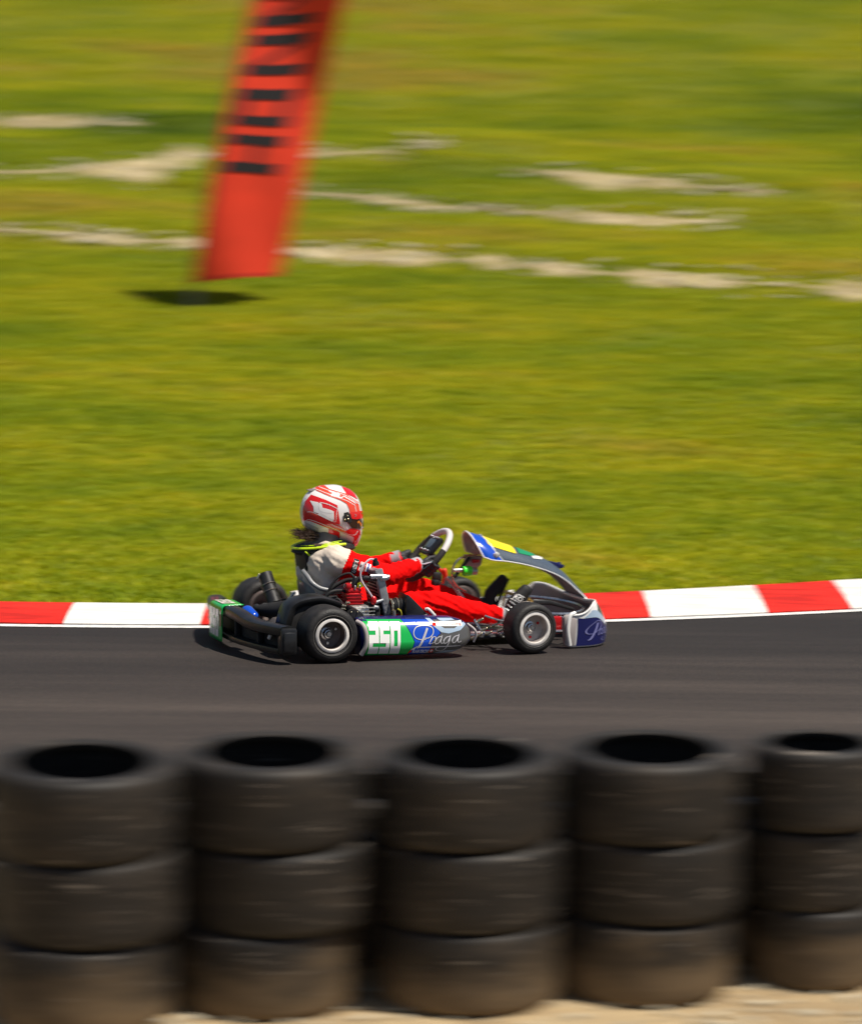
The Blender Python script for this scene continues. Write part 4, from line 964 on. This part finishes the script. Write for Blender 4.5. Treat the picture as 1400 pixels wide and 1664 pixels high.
# green number plate folded over the bumper
def plate(u, v):                                    # u across (y), v: 0 bottom of the rear face .. 1 edge .. 1.7 over the top
    y = .235-u; x = bx_(y)-.046; zt_ = .192+hump(y)
    if v < 1: return Vector((x-.006, y, .035+(zt_-.012-.035)*v))
    if v < 1.15: t = (v-1)/.15; return Vector((x-.006+.014*t, y, zt_-.012+.012*t))
    return Vector((x+.008+(v-1.15)*.17, y, zt_+.002))
V, F = [], []; nu, nv = 12, 20
for i in range(nu+1):
    for j in range(nv+1): V.append(plate(i/nu*.27, 1.75*j/nv))
for i in range(nu):
    for j in range(nv): p = i*(nv+1)+j; F.append([p, p+nv+1, p+nv+2, p+1])
o = G().add(V, F).put('number_plate', 'green', rb); s_ = o.modifiers.new('s', 'SOLIDIFY'); s_.thickness = .003
def onplate(off):
    def f(u, v):
        p = plate(u, v); p.x -= off if v < 1.1 else 0; p.z += off if v >= .98 else 0; return p
    return f
def dg_(cells, y0, v0, w, h, gap):
    P = []
    for i, rects in enumerate(cells):
        for a, b, c_, d_ in rects: P.append([(y0+i*(w+gap)+a*w, v0+(1-b)*h), (y0+i*(w+gap)+c_*w, v0+(1-b)*h), (y0+i*(w+gap)+c_*w, v0+(1-d_)*h), (y0+i*(w+gap)+a*w, v0+(1-d_)*h)])
    return P
decal('race_number', dg_([D2, D5, D0], .035, .12, .052, .80, .012), onplate(.003), 'white', o, .05)
decal('race_number', dg_([D2, D5, D0], .035, 1.17, .052, .42, .012), onplate(.003), 'white', o, .05)
decal('brown_patch', [[(.235, .45), (.268, .45), (.268, .80), (.235, .80)]], onplate(.003), 'brown', o, 0)
g = G(); V, F = [], []; capsule(g, (-.805, -.07, .198), (-.795, -.14, .182), .032, .026, 16, .8); g.put('blue_fairing', 'blue', rb)
decal('dark_red_print', [[(.0, .0), (.14, .0), (.14, .035), (.0, .035)]], lambda u, v: (bx_(.42+u)+v-.018, .42+u, .1915+hump(.42+u)), mat('maroon', (.16, .02, .04), .4), rb, .03)
# --- exhaust and silencer
g = G(); tube(g, [(-.40, -.30, .27), (-.52, -.22, .24), (-.60, -.10, .20), (-.70, .02, .185), (-.715, .08, .19)], lambda t: .022+.028*math.sin(math.pi*min(1, t*1.15))**1.2, 18, 6); g.put('expansion_chamber', 'matte', kart)
p0, p1 = Vector((-.635, .02, .218)), Vector((-.665, .10, .362)); d = (p1-p0).normalized()
g = G(); a, b = frame_of(d); V, F = [], []
tube(g, [p0, p0+d*.004, p1-d*.004, p1], .038, 26, 1, True, False); sil = g.put('silencer', 'satin', kart, sharp=50)
g = G()
for t in (.40, .62): ring_tube(g, p0.lerp(p1, t), d, .0395, .003, 30, 6)
split(g, 'clamp_spring', mat('clamp', (.34, .28, .22), .35, .8), sil)
g = G(); tube(g, [p0, p0-d*.02+Vector((0, -.005, 0)), p0-d*.034+Vector((-.03, -.01, 0)), p0-d*.036+Vector((-.075, -.01, 0))], .0165, 14, 5); g.put('tail_pipe', mat('burnt_steel', (.10, .09, .085), .35, .8), sil)
g = G(); capsule(g, p1+Vector((-.035, -.02, .0)), p1+Vector((-.045, -.02, -.02)), .006, .006, 8); g.put('clamp_screw', 'brass', sil)
g = G(); box(g, (-.57, -.02, .17), (.10, .14, .05), .02); box(g, (-.53, -.08, .20), (.06, .08, .05), .015); split(g, 'silencer_cradle', 'matte', kart)
prism(G(), [(-.72, .135), (-.69, .165), (-.56, .185), (-.50, .185), (-.50, .14)], -.28, -.12, .004).put('chain_guard', mat('dusty_plastic', (.09, .075, .07), .5), kart)
tube(G(), [(-.62, -.26, .19), (-.585, -.27, .205), (-.55, -.27, .19)], .007, 8, 4).put('guard_loop', 'alu', kart)

# ------------------------------------------------------------------ the driver
drv = empty('person', 'kart driver in red and cream suit, red and white helmet and black gloves', 'person', KM)
g = G()
SH = Vector((-.375, 0, .455))
capsule(g, (-.30, 0, .155), (-.355, 0, .235), .150, .148, 24, .80, Vector((0, 1, 0)).cross(Vector((1, 0, 0))))
for s in (-1, 1):
    capsule(g, (-.33, s*.055, .20), (-.385, s*.075, .385), .112, .115, 20)
    capsule(g, (-.405, s*.05, .37), (-.415, s*.07, .44), .105, .085, 20)
    capsule(g, (-.41, s*.11, .43), (-.395, s*.125, .31), .088, .080, 18)
    capsule(g, (-.385, s*.04, .475), (-.365, s*.185, .452), .076, .078, 18)      # shoulder
capsule(g, (-.36, 0, .44), (-.335, 0, .555), .075, .060, 18)                     # neck
HN = rimpt(97)+WN*.012+A_*.0; HF = rimpt(238)+WN*.012
arms = {}
for s, hd in ((-1, HN), (1, HF)):
    sh = Vector((-.365, s*.195, .450)); wr = hd+Vector((-.075, s*.012, .004)); el = Vector((-.125, s*.262, .378))
    if s > 0: el = Vector((-.13, .26, .340)); wr = wr-Vector((0, 0, .012))
    capsule(g, sh, sh.lerp(el, .5)+Vector((0, 0, .006)), .078, .067, 18); capsule(g, sh.lerp(el, .5)+Vector((0, 0, .006)), el, .067, .057, 18)
    capsule(g, el, el.lerp(wr, .4), .057, .054, 18); capsule(g, el.lerp(wr, .4), wr, .054, .042, 18); arms[s] = (sh, el, wr)
legs = {}
for s in (-1, 1):
    hip = Vector((-.27, s*.095, .135)); kn = Vector((.135, s*.195, .222)) if s < 0 else Vector((.165, .17, .255)); an = Vector((.520, -.165, .140)) if s < 0 else Vector((.515, .155, .150))
    capsule(g, hip, hip.lerp(kn, .5)+Vector((0, 0, .012)), .092, .086, 20); capsule(g, hip.lerp(kn, .5)+Vector((0, 0, .012)), kn, .086, .066, 20)
    capsule(g, kn, kn.lerp(an, .35)+Vector((0, 0, -.006)), .067, .068, 20); capsule(g, kn.lerp(an, .35)+Vector((0, 0, -.006)), an, .067, .046, 18); legs[s] = (hip, kn, an)
me = remesh(g, .0075, 20)
# cloth folds: low ridges across the limbs, strongest by elbows, knees and waist
co = np.array([v.co[:] for v in me.vertices]); no = np.array([v.normal[:] for v in me.vertices])
def near(P, q): return np.linalg.norm(P-np.array(q), axis=1)
def segpar(P, a, b):
    a, b = np.array(a), np.array(b); d = b-a; t = np.clip(((P-a)@d)/(d@d), 0, 1); return np.linalg.norm(P-(a+t[:, None]*d), axis=1), t
disp = np.zeros(len(co))
for i, v in enumerate(co):
    q = Vector(v)
    w1 = mnoise.noise(q*17+Vector((3, 1, 7))); w2 = mnoise.noise(Vector((q.x*34+q.z*12, q.y*16, q.z*34-q.x*14))); w3 = mnoise.noise(Vector((q.x*60, q.y*35, q.z*52)))
    w4 = mnoise.noise(Vector((q.x*22+q.z*30, q.y*7, q.z*9-q.x*6+4)))
    disp[i] = .0016*w1+.0046*(abs(w4)*-2.2+.6)+.0022*(abs(w2)*-2+.5)
k = 1.15+1.6*np.exp(-(near(co, legs[-1][1])/.10)**2)+.9*np.exp(-(near(co, legs[-1][2])/.12)**2)+.9*np.exp(-(near(co, arms[-1][1])/.08)**2)
co2 = co+no*(disp*k)[:, None]
me.vertices.foreach_set('co', co2.ravel()); me.update()
for n_ in ('red_suit', 'cream_suit'): me.materials.append(M[n_])
dU, tU = segpar(co, arms[-1][0], arms[-1][1]); dU2, tU2 = segpar(co, arms[1][0], arms[1][1])
mi = []
for p in me.polygons:
    c_ = p.center; 
    d1, t1 = segpar(np.array([c_[:]]), arms[-1][0], arms[-1][1]); d2, t2 = segpar(np.array([c_[:]]), arms[1][0], arms[1][1])
    seam = c_.x+.30*(c_.z-.42)+.35*abs(abs(c_.y)-.2) > -.345 and abs(c_.y) > .13
    sleeve = (d1[0] < .10 and t1[0] > .12+.9*max(0, c_.z-.44)) or (d2[0] < .085 and t2[0] > .12)
    back = c_.z > .285 and not sleeve and c_.x < -.24
    mi.append(1 if back else 0)
me.polygons.foreach_set('material_index', mi); me.polygons.foreach_set('use_smooth', [True]*len(me.polygons))
body = bpy.data.objects.new('body', me); COL.objects.link(body); body.parent = drv
from mathutils.bvhtree import BVHTree
bvh = BVHTree.FromPolygons([v.co.copy() for v in me.vertices], [list(p.vertices) for p in me.polygons])
def onsuit(org, ud, vd, off):                        # cloth print dropped onto the suit from its outer side
    org, ud, vd = Vector(org), Vector(ud).normalized(), Vector(vd).normalized(); n_ = ud.cross(vd).normalized()
    if n_.y > 0: n_ = -n_
    def f(u, v):
        p = org+ud*u+vd*v+n_*.12; h = bvh.ray_cast(p, -n_)
        return (h[0]+n_*off) if h[0] is not None else p-n_*.12
    return f
sh, el, wr = arms[-1]; ad = (el-sh).normalized(); vd_ = Vector((-ad.z, 0, ad.x))*1.0
vd_ = (Vector((.32, 0, .95))-ad*Vector((.32, 0, .95)).dot(ad)*.6).normalized()
dn = sh.lerp(el, .22)
decal('sleeve_patch', [[(.0, -.035), (.030, -.035), (.030, .042), (.0, .042)]], onsuit(dn+Vector((0, -.05, 0)), ad, vd_, .002), 'matte', drv, .01)
V, F = text2d('KARTBOX', 0, 0, .062, .020, math.pi/2); decal('sleeve_lettering', [], onsuit(dn+Vector((0, -.05, 0)), ad, vd_, .0065), 'white', drv, 0, ([(x+.026, y-.028) for x, y in V], F))
decal('sleeve_patch', [[(.037, -.010), (.064, -.010), (.064, .036), (.037, .036)]], onsuit(dn+Vector((0, -.05, 0)), ad, vd_, .002), mat('pink_white', (.72, .45, .42), .6), drv, .01)
decal('sleeve_patch', [[(.041, -.002), (.060, -.002), (.060, .006), (.041, .006)], [(.041, .016), (.060, .016), (.060, .028), (.041, .028)]], onsuit(dn+Vector((0, -.05, 0)), ad, vd_, .004), 'white', drv, .01)
decal('flag_patch', [[(.070, -.006), (.094, -.006), (.094, .036), (.070, .036)]], onsuit(dn+Vector((0, -.05, 0)), ad, vd_, .002), 'white', drv, .01)
decal('flag_patch', [[(.078, -.006), (.086, -.006), (.086, .036), (.078, .036)]], onsuit(dn+Vector((0, -.05, 0)), ad, vd_, .004), 'flagblue', drv, .01)
# waist print: white lines
decal('waist_print', [[(0, 0), (.10, .018), (.10, .022), (0, .004)], [(.045, -.085), (.052, -.085), (.085, -.02), (.078, -.02)]], onsuit((-.17, -.17, .345), (1, 0, 0), (0, 0, 1), .003), 'pink_white' if 'pink_white' in M else 'white', drv, .02)
# --- helmet, drawn from its side outline
def hp(a, b):                                       # drawing units of the helmet print -> metres
    x, z = px0(460+a/8.75, 780+b/8.75); return x+.004, z-.002
out = [(640, 84), (720, 80), (820, 100), (930, 150), (1000, 205), (1045, 275), (1075, 370), (1092, 440), (1102, 520), (1100, 600), (1090, 680), (1085, 770), (1062, 850), (1010, 950), (960, 952), (830, 895), (700, 838), (500, 775), (400, 745), (330, 705), (275, 640), (248, 540), (252, 400), (290, 280), (350, 195), (430, 135), (540, 95)]
HI = Inflate([hp(*p) for p in out], hp(680, 480), 0, .122, 2.3, .5, 160, 1)
g = G(); HI.build(g, 40); hel = g.put('helmet', 'h_white', drv, sharp=80)
SHX, SHZ = math.tan(R_(19)), .12
def onhel(off):
    def f(a, b):
        x0, z0 = hp(a, b); x, z = x0, z0
        for _ in range(22):
            w = -HI.y(x, z, -1, 0); x = x*.4+.6*(x0-w*SHX*1.0); z = z*.4+.6*(z0+w*SHZ)
        p = Vector((x, HI.y(x, z, -1, 0), z)); e = 2e-3; gx = HI.y(x+e, z, -1)-HI.y(x-e, z, -1); gz = HI.y(x, z+e, -1)-HI.y(x, z-e, -1)
        n_ = Vector((gx/(2*e), -1, gz/(2*e))).normalized()
        return p+n_*off
    return f
def hd(name, polys, m_, off=.0012, step=30): return decal(name, polys, onhel(off+.001), m_, hel, 20)
hd('helmet_print', [[(395, 228), (460, 250), (600, 300), (765, 375), (805, 630), (790, 645), (700, 625), (640, 600), (350, 470), (300, 585), (285, 560), (280, 430), (320, 320)]], 'h_red')
hd('helmet_print', [[(285, 480), (345, 465), (440, 500), (640, 600), (700, 625), (800, 655), (880, 725), (980, 770), (1050, 715), (1085, 745), (1078, 800), (1040, 880), (1000, 940), (975, 925), (995, 815), (800, 745), (640, 695), (390, 598), (300, 590)]], 'h_red')
hd('helmet_print', [[(930, 700), (990, 690), (1080, 725), (1083, 760), (1045, 735), (985, 780), (880, 730)]], 'h_red', .0016)
hd('helmet_print', [[(640, 700), (795, 745), (800, 830), (720, 800), (640, 755)]], 'h_red', .0014)
hd('helmet_print', [[(430, 140), (500, 100), (575, 92), (650, 150), (885, 215), (1050, 330), (1075, 450), (1095, 480), (940, 500), (925, 420), (890, 350), (800, 300), (640, 245), (480, 175)]], 'h_orange', .0014)
hd('helmet_print', [[(815, 108), (930, 150), (1000, 215), (1040, 290), (960, 245), (890, 215)]], 'h_red', .0018)
hd('helmet_line', [[(640, 172), (745, 205), (735, 222), (800, 262), (825, 262), (850, 240), (990, 320), (1020, 350), (1010, 352), (980, 330), (850, 255), (830, 275), (795, 275), (700, 225), (710, 212), (640, 182)]], 'h_white', .0022)
for L, w in (([(450, 150), (560, 190), (740, 260), (890, 310), (1000, 372)], 7), ([(500, 120), (640, 170), (880, 240), (1060, 360)], 7), ([(1000, 370), (1012, 420), (1022, 480)], 6), ([(345, 468), (440, 480), (700, 600), (745, 575), (755, 470), (770, 430)], 7), ([(520, 335), (640, 365), (770, 425)], 8),
             ([(320, 590), (400, 580), (640, 668), (800, 735), (985, 788), (1045, 728)], 7), ([(680, 640), (800, 690), (880, 722)], 6), ([(520, 750), (800, 840), (960, 925), (1000, 905), (1078, 790)], 6)):
    hd('helmet_line', ribbon(L, w, 4), 'h_white', .0026, 0)
hd('helmet_number', [[(385, 312), (440, 325), (500, 335), (520, 420), (545, 470), (500, 490), (440, 470), (435, 400)], [(500, 345), (545, 350), (560, 410), (640, 430), (715, 460), (720, 580), (690, 595), (500, 505), (515, 440)]], 'h_white', .0022)
hd('helmet_line', ribbon([(505, 345), (510, 430), (560, 470), (700, 490)], 3, 4)+ribbon([(530, 490), (690, 575), (720, 560)], 3, 4), mat('grey_line', (.35, .33, .33), .4), .0030, 0)
hd('helmet_print', [[(255, 400), (270, 330), (370, 205), (360, 250), (290, 360), (275, 560), (262, 560)]], 'h_white', .0016)
hd('helmet_print', [[(285, 600), (390, 640), (500, 690), (500, 745), (380, 700), (290, 655)]], mat('grey_panel', (.45, .44, .44), .3, coat=.5), .0016)
hd('lower_trim', [[(268, 640), (330, 690), (400, 715), (520, 750), (700, 805), (840, 860), (985, 950), (960, 975), (830, 905), (700, 850), (500, 790), (400, 765), (320, 720)]], 'h_dark', .004)
# visor and its arm
hd('visor', [[(935, 500), (960, 560), (1020, 568), (1090, 555), (1100, 600), (1092, 690), (1075, 700), (960, 690), (905, 620), (890, 590)]], 'visor', .004, 25)
hd('visor_arm', [[(850, 480), (905, 465), (940, 510), (960, 600), (930, 615), (850, 600), (842, 560)]], 'h_dark', .006, 25)
hd('visor_strip', [[(940, 470), (1090, 450), (1104, 500), (1098, 552), (1020, 568), (958, 560), (945, 520)]], 'h_red', .0065, 25)
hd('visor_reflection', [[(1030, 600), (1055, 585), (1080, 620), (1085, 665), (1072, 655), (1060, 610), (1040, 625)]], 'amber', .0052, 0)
g = G()
for a, b in ((895, 520), (865, 570), (905, 565)): p = Vector(onhel(.006)(a, b)); capsule(g, p, p+Vector((0, -.005, 0)), .006, .005, 10)
split(g, 'visor_screw', 'brass', hel)
p = Vector(onhel(.0075)(998, 515)); ring_tube(G(), p, (0.3, 1, 0), .0055, .0012, 16, 6).put('strip_badge', 'grey_cloth', hel)
V, F = [], []                                       # the clear visor's front edge standing off the face
g = G(); q = [onhel(.0)(a, b) for a, b in ((1100, 470), (1112, 560), (1118, 640), (1116, 692))]
for yy in range(9):
    t = -1+yy/4
    for a in ((1095, 470), (1108, 560), (1113, 640), (1110, 690)):
        x, z = hp(*a); V.append((x+.004-.055*t*t, t*.075, z))
for i in range(8):
    for j in range(3): F.append([i*4+j, i*4+j+1, (i+1)*4+j+1, (i+1)*4+j])
o = G().add(V, F).put('visor_shield', 'visor', hel); s_ = o.modifiers.new('s', 'SOLIDIFY'); s_.thickness = .002
g = G(); prism(g, [hp(345, 160), hp(430, 140), hp(480, 150), hp(430, 170), hp(360, 180)], -.03, .03, .004); g.put('rear_spoiler', mat('smoke_plastic', (.25, .22, .21), .2, coat=.5), hel)
# --- collar (neck brace) and hair
def cr(a, b): return px0(460+a/8.75, 780+b/8.75)
NB = [(*cr(120, 965), 0)]
V, F = [], []
g = G()
ctr = Vector((-.372, 0, .516))
for yy in (-1, 1):
    pass
N = 28; prof = [(.075, .0), (.082, .018), (.105, .024), (.135, .012), (.142, -.008), (.120, -.022), (.085, -.018)]
for i in range(N):
    a = 2*math.pi*i/N; c_, s__ = math.cos(a), math.sin(a); rear = max(0, -c_)
    for r, h in prof: V.append(ctr+Vector((c_*r*(1.10+.16*rear), s__*r*1.12, h-.006*rear*(r > .1)-.03*c_*c_*(c_ > 0)+.020*c_)))
k = len(prof)
for i in range(N):
    for j in range(k): F.append([i*k+j, ((i+1) % N)*k+j, ((i+1) % N)*k+(j+1) % k, i*k+(j+1) % k])
nb = g.add(V, F).put('neck_brace', 'matte', drv, sharp=35)
def nbp(i, r, h):
    a = 2*math.pi*i/28; c_, s__ = math.cos(a), math.sin(a); rear = max(0, -c_)
    return ctr+Vector((c_*r*(1.10+.16*rear), s__*r*1.12, h-.006*rear*(r > .1)-.03*c_*c_*(c_ > 0)+.020*c_))
g = G(); tube(g, [nbp(i, .136, .014) for i in range(9, 24)], .0085, 8, 2, flat=.8); tube(g, [nbp(i, .110, .027) for i in range(15, 24)], .004, 6, 2, flat=.6); tube(g, [nbp(i, .122, .022) for i in range(18, 23)], .007, 6, 2, flat=.5); split(g, 'neon_trim', 'neon', nb)
g = G(); prism(g, [cr(215, 1010), cr(330, 1020), cr(345, 1120), cr(330, 1260), cr(300, 1330), cr(262, 1300), cr(255, 1180)], -.10, .10, .012); g.put('back_strut', 'matte', nb)
g = G()
for y in (-.104, .104): tube(g, [(cr(235, 1000)[0], y, cr(235, 1000)[1]), (cr(310, 1075)[0], y, cr(310, 1075)[1]), (cr(322, 1180)[0], y, cr(322, 1180)[1]), (cr(318, 1270)[0], y, cr(318, 1270)[1])], .0042, 6, 4)
split(g, 'neon_trim', 'neon', nb)
g = G(); r = random.Random(5)
for _ in range(420):
    b0 = Vector((-.47+r.uniform(-.02, .05), r.uniform(-.075, .06), .565+r.uniform(-.02, .015)))
    if r.random() < .55: b1 = b0+Vector((-.035+r.uniform(-.03, .02), r.uniform(-.03, .02), .010+r.uniform(-.012, .022))); b2 = b1+Vector((-.02+r.uniform(-.015, .01), r.uniform(-.015, .01), r.uniform(-.02, .02)))
    else:
        b0 = Vector((-.44+r.uniform(-.03, .03), -.115+r.uniform(-.01, .01), .535)); b1 = b0+Vector((.03+r.uniform(-.02, .03), -.02, -.028+r.uniform(-.01, .01))); b2 = b1+Vector((.05+r.uniform(-.02, .02), -.01, -.004+r.uniform(-.012, .010)))
    tube(g, [b0, b1, b2], lambda t: .0016*(1-.8*t), 4, 3, False)
hr = g.put('hair', 'hair', drv, sharp=0); hr['kind'] = 'stuff'
tube(G(), [onhel(.0)(880, 935), onhel(0)(920, 960)], .006, 8).put('chin_strap', 'gold', drv)
capsule(G(), (-.40, 0, .50), (-.35, 0, .60), .085, .08, 20).put('balaclava', mat('grey_balaclava', (.13, .12, .135), .8), drv)
# --- gloves: palm, four curled fingers and a thumb round the rim
def glove(deg, s):
    G0 = rimpt(deg); T = (rimpt(deg-6)-rimpt(deg+6)).normalized(); O = (G0-WC); O = (O-T*O.dot(T)).normalized(); Bn = WN
    def c(ang, r, t): a = R_(ang); return G0+(O*math.cos(a)+Bn*math.sin(a))*r+T*t      # ang 0 outward, 90 to the driver, 270 forward
    g = G(); wr_ = arms[s][2]
    kn = [c(38, .040, t) for t in (.033, .012, -.010, -.031)]
    pc = c(75, .036, -.004)
    base = wr_+(pc-wr_)*.15
    for q in kn: capsule(g, base.lerp(q, .25), q, .021, .0165, 12)
    capsule(g, wr_-(pc-wr_).normalized()*.035, base+(pc-base)*.5, .030, .026, 16)
    for i, (t, L) in enumerate(zip((.033, .012, -.010, -.031), (.95, 1.05, 1.0, .85))):
        p = [kn[i], c(-5, .036, t*1.02), c(-60*L, .031, t*1.02), c(-120*L, .028, t), c(-165*L, .027, t)]
        rr_ = (.0115, .0108, .0102, .0094, .0082)
        for a in range(4): capsule(g, p[a], p[a+1], rr_[a], rr_[a+1], 10)
    th = [base.lerp(pc, .5)+T*.02, c(110, .036, .034), c(150, .031, .050), c(195, .029, .056)]
    for a in range(3): capsule(g, th[a], th[a+1], (.015, .0125, .011)[a], (.0125, .011, .0095)[a], 12)
    me = remesh(g, .0032, 4)
    o = link('glove', me, 'glove', drv)
    return o, kn, base, pc, c, wr_
gl, kn, base, pc, cc, w_ = glove(97, -1); glove(238, 1)
g = G()
hb = BVHTree.FromPolygons([v.co.copy() for v in gl.data.vertices], [list(p.vertices) for p in gl.data.polygons])
def onhand(p):
    h = hb.find_nearest(p+Vector((0, -.03, .01))); return h[0]+h[1]*.0012
tube(g, [onhand(base.lerp(q, t)) for q, t in ((kn[0], .3), (kn[0], .6), (kn[0], .95), (kn[2], 1.0), (kn[3], .9), (kn[3], .5), (kn[3], .2))], .0014, 6, 4)
tube(g, [onhand(w_+(base-w_)*t+Vector((0, 0, z))) for t, z in ((-.6, .01), (-.2, .022), (.3, .015), (.2, -.008), (-.3, -.012), (-.6, .01))], .0014, 6, 4)
split(g, 'glove_print', 'teal', gl)
g = G(); tube(g, [onhand(base.lerp(kn[0], .2)), onhand(base.lerp(kn[1], .6)), onhand(base.lerp(kn[0], .9))], .0026, 6, 4); tube(g, [onhand(base.lerp(kn[0], .9)), onhand(base.lerp(kn[0], .5)), onhand(base.lerp(kn[2], .3))], .002, 6, 4); split(g, 'glove_print', 'lilac', gl)
for s in (-1, 1):
    a, b, c_ = arms[s]; dd = (c_-b).normalized(); g = G(); tube(g, [c_-dd*.02, c_+dd*.026], .0415, 20, 1); g.put('cuff', 'grey_cloth', drv)
# --- boots
def shoe(s, toe, name='shoe'):
    an = legs[s][2]; g = G(); y = an.y; heel = an+Vector((.055, 0, -.035)); t = toe
    mid = heel.lerp(t, .5)+Vector((-.022, 0, .012))
    capsule(g, an+Vector((-.01, 0, .0)), an+Vector((.04, 0, .0)), .042, .042, 16)
    capsule(g, an+Vector((.03, 0, .0)), heel, .042, .036, 16)
    capsule(g, heel, mid, .038, .036, 16); capsule(g, mid, t, .037, .030, 16, 1.0)
    o = link('shoe', remesh(g, .006, 5), 'matte', drv)
    d = (t-heel).normalized(); n_ = Vector((d.z, 0, -d.x))
    g = G(); tube(g, [heel+n_*.036-d*.02, heel.lerp(t, .5)+n_*.030, t+n_*.026+d*.02], .010, 10, 4); g.put('sole', 'sole', o)
    return o, heel, mid, t, d, n_
o, heel, mid, t, d, n_ = shoe(-1, Vector((.665, -.165, .270)))
shoe(1, Vector((.655, .155, .285)))
sb = BVHTree.FromPolygons([v.co.copy() for v in o.data.vertices], [list(p.vertices) for p in o.data.polygons])
def onshoe(off):
    def f(u, v):
        p = mid+d*u-n_*v+Vector((0, -.15, 0)); h = sb.ray_cast(p, Vector((0, 1, 0)))
        if h[0] is None: h = sb.find_nearest(p+Vector((0, .11, 0)))
        return h[0]+Vector((0, -off, 0))
    return f
decal('shoe_print', [[(.018, -.030), (.058, -.030), (.058, .030), (.018, .030)]], onshoe(.003), 'white', o, .01)
decal('shoe_print', [[(.023, -.032), (.053, -.032), (.053, .032), (.023, .032)]], onshoe(.0045), 'matte', o, .01)
V, F = text2d('RO', 0, 0, .046, .024, 0); decal('shoe_lettering', [], onshoe(.006), 'white', o, 0, ([(x*0+.026+y, .023-x) for x, y in V], F))
g = G()
for k in range(3):
    q = mid+d*(-.045+k*.02)-n_*.02; tube(g, [onshoe(.002)(-.050+k*.022, -.02), onshoe(.002)(-.046+k*.022, .005), onshoe(.002)(-.040+k*.022, .03)], .0035, 6, 3)
split(g, 'lace', 'alu_grey', o)
g = G(); an = legs[-1][2]; ring_tube(g, an+Vector((.012, 0, .0)), (1, 0, -.25), .041, .008, 22, 8); g.put('shoe_collar', 'grey_cloth', o)

# ------------------------------------------------------------------ feather banner on the slope
fx, fy = -1.93, 11.95; fz = zt(fx, fy)
bn = empty('feather_banner', 'tall orange red feather banner with black letters leaning on the grass slope', 'banner', Matrix.Translation((fx, fy, fz)))
def fl(u, v):                                       # u across 0..1, v up in metres from the lower hem
    lean = .176*v+.012*v*v
    return Vector((.02+lean+u*(.66+.03*v), -.03+.26*u-.07*math.sin(u*3.0+v*1.7)-.035*math.sin(v*4.1+u*5)*u, .20+v+.02*u*(1 if v < .1 else 0)+.03*math.sin(v*2+u*3)))
V, F = [], []; nu, nv = 22, 90; top = 3.3
for j in range(nv+1):
    v = top*j/nv; cut = 1 if v < 2.5 else math.sqrt(max(0, 1-((v-2.5)/.82)**2))
    for i in range(nu+1): V.append(fl(i/nu*cut, v))
for j in range(nv):
    for i in range(nu): a = j*(nu+1)+i; F.append([a, a+1, a+nu+2, a+nu+1])
cl = link('cloth', geo(V, F), 'flag_red', bn); sd = cl.modifiers.new('s', 'SOLIDIFY'); sd.thickness = .003
# letter strokes printed across the cloth, reading up the banner: (u0, u1, v0, v1)
rows = [(.08, .70, .88, .965), (.08, .70, 1.115, 1.195), (.36, .46, .955, 1.125), (.08, .70, 1.275, 1.355), (.08, .70, 1.49, 1.575), (.10, .20, 1.345, 1.50), (.56, .66, 1.345, 1.50),
        (.08, .70, 1.69, 1.77), (.08, .70, 1.93, 2.01), (.08, .70, 2.08, 2.16), (.08, .70, 2.29, 2.37)]
P = [[(a, c), (b, c), (b, d), (a, d)] for a, b, c, d in rows]+[[(.12, 1.765), (.22, 1.765), (.66, 1.94), (.56, 1.94)], [(.12, 2.15), (.22, 2.15), (.66, 2.30), (.56, 2.30)]]
decal('lettering', P, lambda u, v: fl(u, v)+Vector((0, -.006, 0)), 'flag_black', bn, .06)
decal('hem', [[(0, .0), (1, .0), (1, .035), (0, .035)], [(.0, 0), (.045, 0), (.045, 2.45), (0, 2.45)]], lambda u, v: fl(u, v)+Vector((0, -.005, 0)), mat('banner_hem', (.60, .03, .01), .7), bn, .06)
tube(G(), [(0, 0, -.2), (0, 0, .2)]+[fl(0, v)+Vector((-.012, 0, 0)) for v in (.0, .8, 1.6, 2.4)]+[fl(.25, 2.95), fl(.5, 3.22)], .011, 8).put('pole', 'pole', bn)
g = G(); lathe(g, [(0, .0), (.03, .0), (.03, .12), (.018, .16), (.012, .17), (.0, .17)], 12); g.put('ground_spike', 'pole', bn)
